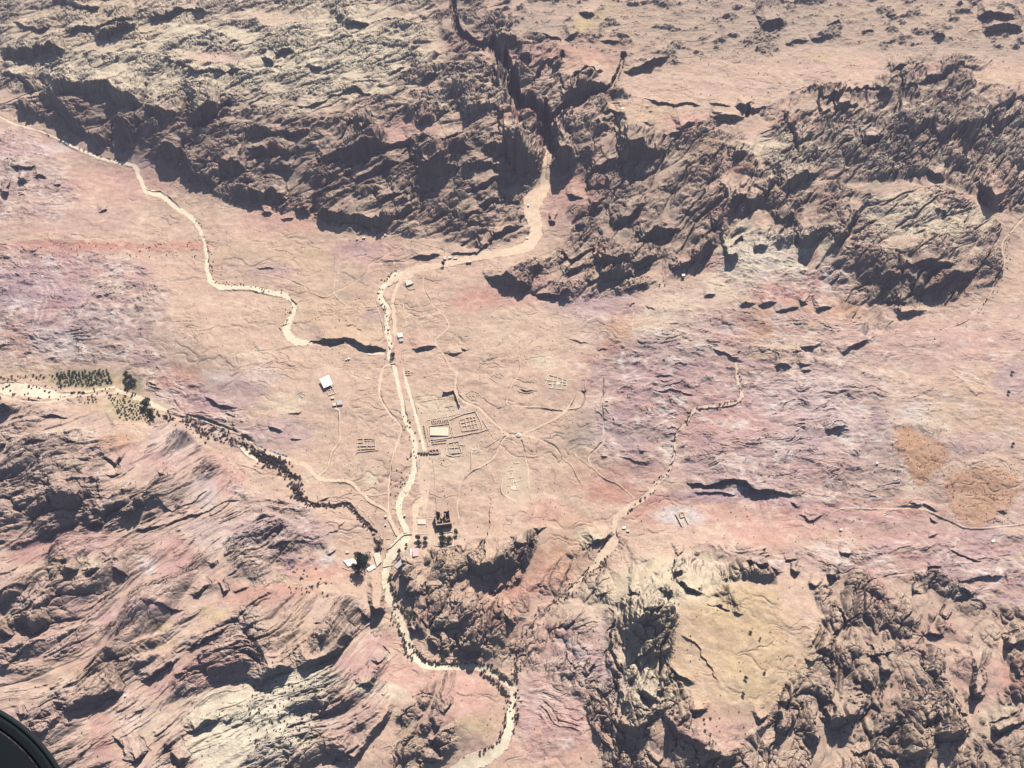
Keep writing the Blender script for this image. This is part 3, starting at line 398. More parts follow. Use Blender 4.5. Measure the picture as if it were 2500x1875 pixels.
LINES = [
 ('wadi',1,[(0,900,14),(120,960,12),(300,1010,10),(440,1070,16),(560,1130,22),(700,1190,22),(830,1240,20),(1000,1270,24),(1050,1300,36),(1080,1380,34),(1120,1470,34),(1180,1490,46),(1240,1505,44),(1300,1550,44),(1400,1640,30)]),
 ('wadi',5,[(1400,200,30),(1490,280,32),(1550,370,26),(1580,450,26),(1600,560,28),(1605,690,34),(1640,760,38),(1710,795,40),(1880,800,34),(2000,815,36),(2212,850,26)]),
 ('wadi',6,[(0,798,28),(60,800,36),(200,840,34),(300,865,30),(360,910,30),(380,960,34),(360,1010,36),(325,1070,50),(315,1130,60),(350,1185,60),(400,1215,56),(500,1225,26)]),
 ('road',3,[(425,1040,22),(430,1120,14),(418,1200,22),(405,1290,34),(400,1370,44),(410,1420,60)]),
 ('road',7,[(430,-10,60),(400,50,80),(330,110,130),(310,200,120),(340,300,110),(340,400,90),(280,470,80),(160,515,60),(0,530,44),(-100,540,44)]),
 ('road',6,[(2212,480,50),(2100,515,44),(1900,540,60),(1700,580,50),(1500,625,46),(1300,660,60),(1180,720,50),(1100,760,46)]),
 ('wadi',6,[(1180,690,50),(1110,740,44),(1060,800,40),(1040,860,44),(1070,920,44),(1100,970,44),(1085,1040,34),(1090,1120,34),(1105,1180,44),(1115,1240,36),(1105,1310,24),(1110,1350,26)]),
 ('wadi',6,[(760,1210,10),(860,1250,16),(940,1300,20),(1060,1310,14)]),
 ('road',6,[(1280,690,34),(1190,760,30),(1145,850,28),(1140,950,28),(1145,1100,30),(1165,1200,44),(1180,1290,46)]),
 ('road',6,[(1180,1290,46),(1190,1400,46),(1205,1520,46),(1225,1640,30)]),
 ('wadi',6,[(1135,1390,20),(1165,1500,26),(1195,1640,28)]),
 ('wadi',10,[(1150,0,28),(1180,100,28),(1205,230,30),(1220,350,34),(1255,450,34),(1290,520,36),(1305,600,40),(1300,700,40),(1290,820,50),(1245,930,56),(1185,1020,50),(1180,1100,44),(1205,1180,44),(1240,1260,50),(1200,1340,110),(1130,1430,90),(1090,1500,50)]),
 ('street',10,[(1210,0,24),(1240,110,24),(1280,240,26),(1320,390,26),(1350,510,26),(1380,640,26)]),
 ('court',10,[(1375,680,60),(1380,850,90),(1385,980,60),(1380,1100,20)]),
 ('road',10,[(1385,1000,50),(1320,1060,60),(1310,1180,40),(1300,1320,30)]),
 ('wadi',14,[(1090,70,65),(1080,200,59),(1090,330,59),(1145,430,59),(1200,540,52),(1235,650,57),(1290,760,65),(1345,840,57),(1430,875,52),(1600,885,46),(1800,885,52),(1920,935,57),(2010,990,57),(2060,1050,52),(2062,1130,52),(2045,1250,65),(2030,1350,72),(1990,1470,85),(1880,1560,117),(1700,1650,143),(1500,1800,143),(1300,1950,143)]),
 ('road',9,[(-300,200,20),(0,210,20),(150,245,22),(350,265,22),(560,215,22),(850,188,22),(950,190,22),(1100,240,20),(1250,310,22),(1400,355,24),(1600,410,26),(1750,470,26),(1900,540,26),(2000,620,28),(2110,670,26),(2212,705,26)]),
 ('wadi',9,[(-300,150,80),(0,155,80),(120,160,100),(260,175,90),(400,200,60),(520,200,22),(700,170,16),(880,140,14)]),
 ('wadi',9,[(900,160,20),(980,200,26),(1080,230,40),(1180,280,34),(1280,330,20)]),
 ('wadi',9,[(1840,590,16),(1900,640,50),(1940,680,30),(2040,720,16)]),
 ('road',10,[(0,530,26),(100,620,30),(230,670,30),(350,710,28),(480,750,30),(530,820,30),(570,855,30),(650,865,24),(780,868,24),(850,915,24),(900,970,24),(980,1035,24),(1090,1100,26),(1120,1180,34),(1170,1280,30)]),
 ('path',10,[(560,830,14),(625,770,14),(655,660,14),(720,560,14),(725,450,14),(720,330,14),(690,310,10)]),
 ('path',10,[(1060,0,14),(1030,100,16),(1040,220,16),(1100,330,16),(1190,430,16),(1190,520,16),(1130,700,16),(1110,850,16),(1100,1000,16),(1100,1100,18)]),
 ('path',6,[(1130,1385,12),(1060,1420,14),(1040,1540,16),(1035,1640,16)]),
 ('path',10,[(700,1000,5),(780,960,6),(880,960,6),(980,980,8),(1100,960,8)]),
 ('path',10,[(760,1010,6),(900,1090,6),(990,1200,6)]),
 ('path',6,[(1500,990,13),(1560,1070,13),(1540,1130,13),(1460,1210,14),(1530,1320,14),(1580,1420,14),(1630,1450,14),(1620,1540,14),(1640,1640,14)]),
 ('path',6,[(1630,1470,8),(1480,1460,6),(1380,1480,5)]),
 ('path',10,[(1600,0,14),(1630,60,14),(1620,170,16),(1680,250,18),(1800,300,18),(1880,380,18),(1960,460,18),(2010,510,18)]),
 ('path',10,[(2212,515,14),(2100,508,14),(2010,525,13),(1960,600,13),(1900,700,13),(1820,755,13),(1740,790,11),(1660,880,12),(1640,980,12),(1645,1150,12)]),
 ('path',10,[(1660,880,8),(1590,850,7)]),('path',10,[(1740,790,7),(1740,640,7)]),
 ('path',11,[(0,400,14),(60,450,14),(120,500,16),(200,510,20),(300,480,14),(450,410,14),(560,340,24),(620,250,14),(640,200,8)]),
 ('path',11,[(230,505,12),(320,530,12),(480,600,12),(550,690,10),(620,750,10),(670,850,8),(700,900,6)]),
 ('path',11,[(560,320,9),(400,300,9),(140,280,10),(135,200,8),(160,120,10),(220,30,10),(210,-100,8)]),
 ('path',11,[(600,310,9),(690,290,9),(720,200,7),(720,100,7)]),
 ('path',11,[(600,630,5),(700,710,6),(760,760,6)]),
 ('path',11,[(230,560,9),(280,760,9),(300,980,9),(350,1100,9)]),('path',11,[(80,850,10),(80,960,11),(180,1020,9)]),('path',11,[(400,680,5),(490,760,6),(490,880,5)]),
 ('wadi',7,[(1880,1380,14),(1895,1450,16),(1910,1540,16),(1935,1640,18)]),
 ('path',11,[(1900,0,16),(1890,60,18),(1925,170,20),(1915,230,26),(1850,270,24),(1700,290,24),(1580,310,26),(1510,400,24),(1420,520,20),(1410,640,22),(1370,790,26),(1290,880,30),(1220,960,40),(1100,1050,50),(1000,1120,50),(950,1180,40),(945,1260,30),(930,1350,90),(850,1450,70),(800,1520,50),(700,1620,30),(600,1720,24)]),
 ('path',11,[(870,60,8),(870,160,8),(850,260,7),(860,400,7),(870,540,24),(840,600,22),(770,660,9),(750,720,9),(850,830,9),(980,890,9),(1060,960,9),(1100,1000,9)]),
 ('path',7,[(1100,960,7),(1090,1100,7),(1130,1220,6),(1190,1250,5)]),
 ('path',8,[(2260,200,10),(2212,250,12),(2080,400,12),(2050,500,10),(2060,620,10),(1990,730,12),(1930,870,8),(1830,980,7),(1750,1060,7),(1560,1130,5)]),
 ('path',6,[(70,690,6),(300,730,7),(480,810,7),(600,870,8),(700,830,7),(900,720,7),(940,640,7),(1000,610,9),(1300,600,10)]),
 ('path',6,[(950,620,8),(1100,540,9),(1230,460,8)]),('path',6,[(690,560,6),(690,850,7),(800,940,6)]),
 ('path',6,[(1230,860,9),(1230,980,9),(1330,1020,10),(1500,990,10)]),('path',6,[(1380,690,8),(1370,780,8),(1420,900,7),(1500,990,8)]),
 ('path',6,[(1310,440,5),(1410,470,6),(1530,500,6),(1530,560,6)]),
 ('path',6,[(1000,900,5),(1040,1020,6),(1080,1200,6)]),
 ('path',6,[(2110,1290,5),(2212,1200,5)]),('path',7,[(310,990,6),(430,985,5),(600,1020,6),(720,1040,4)]),
 ('path',12,[(700,1130,6),(830,1080,10),(1100,1080,14),(1400,1080,16),(1600,1150,12),(1800,1230,12),(2212,1200,10)]),
 ('path',7,[(1920,1215,5),(2060,1240,6),(2212,1330,10)]),
]
for kind, tn, pts in LINES: stroke(kind, tn, smooth_pts(pts), 1.0 if kind != 'wadi' else 1.3)
rall = np.maximum.reduce(list(ROAD.values()))
# limit how fast the surface may rise towards the viewer side so that no face overhangs
dvs = np.diff(gv)
for j in range(len(gv)-2, -1, -1):
    v = gv[j]; step = gv[j+1]-gv[j]
    lim = step*mpp(min(max(v, -200), 2100))/math.cos(max(.35, min(1.35, depat(v))))*.94
    H[j] = np.minimum(H[j], H[j+1]+lim)
X, Y = ray(GU.astype(np.float64), GV.astype(np.float64), H.astype(np.float64))
X = X.astype(f32); Y = Y.astype(f32)

# ------------------------------------------------------------------ fine relief, in world metres
Wt = {k: samp(m, WU, WV) for k, m in R.items()}
sp_ = sstep(1300, 1380, WU); Wt['cliffL'] = Wt['cliff']*(1-sp_); Wt['cliffR'] = Wt['cliff']*sp_
inc = 1-sstep(60, 400, np.maximum(np.abs(GU-1250)-1250, np.abs(GV-937.5)-937.5))   # less detail far outside the view
Z = np.zeros_like(H)
def rot(a):
    a = math.radians(a); c, s = math.cos(a), math.sin(a)
    return X*c+Y*s, -X*s+Y*c
def part(mask, fn, rockk=False):
    idx = np.nonzero((mask > .02).ravel())[0]
    if len(idx) == 0: return
    yy = Y.ravel()[idx]+(.9*H.ravel()[idx] if rockk else 0)     # beds wrap down steep faces instead of smearing
    Z.ravel()[idx] += fn(X.ravel()[idx], yy)*mask.ravel()[idx]
def R2(x, y, a):
    a = math.radians(a); c, s = math.cos(a), math.sin(a); return x*c+y*s, -x*s+y*c
def saw(n, amp=1.0, k=.22):                            # tilted layers: steep face towards the viewer
    fr = n-np.floor(n)
    return amp*np.where(fr < k, sstep(0, k, fr), 1-(fr-k)/(1-k))
def boulders(x, y, s, seed, jag=.45, blk=.5):
    px = x/s+fbm(x/s*.8, y/s*.8, 2, seed)*jag; py = y/s+fbm(x/s*.8+9, y/s*.8, 2, seed+3)*jag
    a, b, c = worley(px, py, seed)
    e = b-a
    return (1-np.exp(-e*7))*.75+(1-np.clip(a, 0, 1)**2)*.35+(c-.5)*blk
def fill(z, frac, x, y, amp=5, keep=.12):              # blown sand levels the hollows
    lev = np.quantile(z[::37], frac)+fbm(x/110, y/80, 3, 111)*amp
    return np.where(z > lev, z, lev+(z-lev)*keep)-np.quantile(z[::37], frac+.12)
def cracks(a, b, la, lb, seed, wd=.05):                # long joints eroded into clefts
    n = fbm(a/la, b/lb, 3, seed); return np.exp(-(n/wd)**2)
def f_knob(x, y):
    a, b = R2(x, y, 38); wy = fbm(a/90, b/70, 3, 31)*26; wx_ = fbm(a/60, b/60, 3, 21)*16
    n = fbm(a/200, b/90, 3, 40); r = np.clip(.75+fbm(x/120, y/90, 3, 43)*1.6, .25, 1.3)
    z = boulders((a+wx_)/2.2, b+wy, 60, 20)*7.5+boulders((a+wx_)/1.9, b+wy, 27, 3, .35, .6)*5.6*r+boulders((a+wx_)/1.5, b+wy*.6, 13, 4, .35, .7)*4.4*r+boulders(a/1.2, b, 7, 5, .4, .7)*2.0*r
    z -= cracks(a, b+wy*.5, 260, 60, 44)*9
    return fill(z, .15, x, y, 6, .25)+n*12
def mk_cliff(ang, seed):
    def f(x, y):
        a, b = R2(x, y, ang); wy = fbm(a/110, b/60, 4, 51+seed)*26; wx_ = fbm(a/60, b/50, 3, 55+seed)*18
        n = fbm(a/200, b/90, 3, 60+seed); r = np.clip(.75+fbm(x/110, y/80, 3, 63+seed)*1.8, .15, 1.35)
        z = boulders((a+wx_)/2.8, b+wy, 78, 5+seed)*17+boulders((a+wx_)/2.4, b+wy, 34, 6+seed, .35, .8)*8*r+boulders((a+wx_)/2.2, b+wy*.8, 15, 7+seed, .35, .9)*5.0*r+boulders(a/1.6, b+wy*.3, 8, 8+seed, .4, .9)*2.6*r+boulders(x, y, 5, 9+seed, .5, 1.0)*.8*r
        z -= cracks(a, b+wy*.5, 320, 70, 65+seed)*14
        return fill(z, .20, x, y, 8, .25)+n*12
    return f
def f_block(x, y):
    a, b = R2(x, y, 70); wyy = fbm(x/70, y/70, 4, 71)*26; wxx = fbm(x/70, y/70, 4, 75)*26
    n = fbm(x/140, y/140, 3, 77); r = np.clip(.8+fbm(x/90, y/90, 3, 78)*1.8, .15, 1.4)
    z = boulders((a+wxx)/1.5, b+wyy, 85, 16)*20+boulders((a+wxx)/1.6, b+wyy, 38, 9)*10*r+boulders((a+wxx)/1.5, b+wyy, 18, 10, .4, .9)*5.0*r+boulders(a/1.3, b, 9, 11, .45, .9)*2.3*r+boulders(x, y, 5, 12, .5, 1.)*.9*r
    z -= cracks(a, b+wyy*.5, 160, 70, 79)*12
    return fill(z, .22, x, y, 8, .15)+n*10
def f_strata(x, y):
    g = fbm(x/300, y/240, 2, 83)*.35
    a, b = R2(x, y, 36); b = b+g*140; wy = fbm(a/110, b/50, 4, 81)*22
    n = fbm(a/190, b/80, 3, 85); m = np.clip(n*2.6+.35, 0, 1.2); m2 = np.clip(-n*2+.4, 0, 1); q = fbm(a/50, b/24, 4, 87)
    z = boulders(a/3.0, b+wy, 62, 12)*17*m+boulders(a/2.6+wy*.3, b+wy, 27, 13)*7.5*m+boulders(a/2.2, b+wy*.6, 12, 14, .5, .9)*3.6*np.clip(m+q, .1, 1.2)+boulders(a/1.5, b, 6, 15, .5, .9)*1.6*np.clip(.2+m+q, .1, 1)+boulders(a/1.3, b, 3.6, 19, .5, .9)*.7*np.clip(.2+m+q, .1, 1)
    z += saw((b+wy)/24+q*1.2)*3.6*(.25+m2*.8)*np.clip(q*3+.7, 0, 1)+saw((b+wy*.9)/9+q*2)*1.5*np.clip(q*2+.7, .1, 1)
    z -= cracks(a, b+wy*.5, 300, 50, 88)*6
    return fill(z, .30, x, y, 4, .3)+n*9+q*2.5
def swirl(x, y):                                       # folded colour beds of the bare slopes
    return fbm(x/190, y/150, 3, 191)*6+fbm(x/45, y/30, 4, 193)*.9+(y+x*.3)/42
def f_scrap(x, y):
    a, b = R2(x, y, -8); n = fbm(a/130, b/80, 4, 91); q = fbm(a/45, b/28, 4, 93); m = np.clip(q*2.2+n*1.4+.05, 0, 1)
    t = swirl(x, y)
    z = n*11+q*3.5+saw(t, 3.2, .14)*m+saw(t*2.2+q, 1.4, .16)*np.clip(m, 0, 1)
    g_ = 1-np.abs(fbm(x/50, y/36, 3, 195))*3; z -= np.clip(g_, 0, 1)**3*1.6
    return z+fbm(x/9, y/7, 3, 97)*.9-cracks(a, b, 60, 22, 98, .03)*1.6*m
def f_plat(x, y):
    a, b = R2(x, y, 12); n = fbm(a/150, b/90, 4, 121); q = fbm(a/50, b/34, 4, 123); m = sstep(.10, .36, n*.7+q*.6)
    z = boulders(a/2.0, b, 30, 18, .35)*4.6*m+boulders(a/1.5, b, 13, 19, .4, .8)*3.2*m+saw(q*4+b/70, 3, .12)*np.clip(q*3, 0, 1)
    return z-np.quantile(z[::37], .4)+n*11+q*4+fbm(x/12, y/12, 3, 97)*1.2
def f_smooth(x, y):
    n = fbm(x/160, y/110, 4, 101); wq = fbm(x/60, y/60, 3, 117)*45; r = 1-np.abs(fbm((x+wq)/150, (y-wq)/60, 4, 103))*5
    t = fbm(x/55+4, y/40, 4, 105); m = np.clip(fbm(x/120+3, y/90, 2, 107)*2.5-.2, 0, 1)
    r2 = 1-np.abs(fbm(x/38, y/38, 3, 113))*2.6
    z = n*9-np.clip(r, 0, 1)**2*2.2*np.clip(n*3+.6, 0, 1)-np.clip(r2, 0, 1)**3*.5*np.clip(-n*3+.4, 0, 1)+saw(t*3+y/60, 1.3, .12)*m+fbm(x/24, y/20, 3, 115)*1.2+fbm(x/8, y/8, 3, 109)*.5
    return z
def bedding(mask, P, warp, seed, tread=.62):           # horizontal rock beds: level treads, steep risers
    idx = np.nonzero((mask > .03).ravel())[0]
    x = X.ravel()[idx]; y = Y.ravel()[idx]; h = (H.ravel()[idx]+Z.ravel()[idx]*.8)
    t = (h+fbm(x/45, y/45, 4, seed)*warp+fbm(x/300, y/300, 2, seed+2)*40)/P
    f = t-np.floor(t)
    g = np.where(f < tread, f*.25, tread*.25+sstep(tread, 1, f)*(1-tread*.25))
    Z.ravel()[idx] += P*(g-f)*mask.ravel()[idx]
flat = 1-rall*.97
pad = np.zeros_like(H)                                 # level ground around the ruins
for (u, v, ru, rv) in [(1060,1050,70,50),(1140,1035,60,40),(1085,1265,40,40),(895,1090,40,35),(800,940,45,45),(825,982,30,20),(1005,695,30,22),(1360,930,40,30),(1155,960,30,25),(1220,925,30,20),(1260,1180,40,60),(880,1380,60,40),(1010,1345,40,30),(1040,1105,50,20),(975,825,20,20),(230,925,90,40),(330,990,70,40),(1030,1310,60,30)]:
    pad = np.maximum(pad, 1-sstep(.7, 1.3, np.sqrt(((GU-u)/ru)**2+((GV-v)/rv)**2)))
flat = flat*(1-pad*.85)
for k, fn in (('knob', f_knob), ('cliffL', mk_cliff(40, 0)), ('cliffR', mk_cliff(56, 200)), ('block', f_block), ('strata', f_strata), ('scrap', f_scrap), ('plat', f_plat), ('smooth', f_smooth)):
    part(Wt[k]*inc*flat, fn, k not in ('smooth', 'plat', 'scrap'))
    print('relief', k)
stp = None
def grad_slope(Zf):
    gy = np.gradient(Zf, axis=0)/np.minimum(np.gradient(Y, axis=0), -1e-2)
    gx = np.gradient(Zf, axis=1)/np.maximum(np.gradient(X, axis=1), 1e-2)
    return np.sqrt(gx*gx+gy*gy)
stp = sstep(.6, 1.3, grad_slope(H))
bedding((Wt['cliff']+Wt['block']*.7+Wt['knob']*.45+Wt['strata']*.45)*flat*inc*stp, 21, 20, 161)
bedding((Wt['cliff']*.9+Wt['block']*.6+Wt['knob']*.4+Wt['strata']*.4)*flat*inc*stp, 8, 8, 165)
ROCK = np.clip(Wt['knob']+Wt['cliff']+Wt['block']+Wt['strata']*.8+Wt['scrap']*.45+Wt['plat']*.7, 0, 1)*flat
ZF = H+Z

# ------------------------------------------------------------------ base colours
def s2l(c):
    c = np.array(c, float)/255.0
    return np.where(c <= .04045, c/12.92, ((c+.055)/1.055)**2.4)
PAL = {k: s2l(v) for k, v in dict(sand=(213,182,159), cream=(232,215,184), pink=(204,160,150), lilac=(184,156,162), red=(201,140,122), dune=(199,152,116),
       grey=(172,156,142), khaki=(205,184,132), varnish=(148,130,118), pale=(250,232,202), bone=(240,228,198), street=(252,236,208), rose=(212,166,152), white=(226,212,204), dark=(118,104,98), olive=(150,146,112), tan=(214,184,152), court=(222,188,162), track=(242,214,184)).items()}
COL = np.zeros(H.shape+(3,), f32)
n1 = fbm(X/260, Y/200, 4, 131); n2 = fbm(X/70, Y/50, 4, 133); n3 = fbm(X/18, Y/14, 3, 135)
def mix(c, m):
    c = PAL[c] if isinstance(c, str) else s2l(c)
    for i in range(3): COL[..., i] += (c[i]-COL[..., i])*m
for i in range(3): COL[..., i] = PAL['sand'][i]
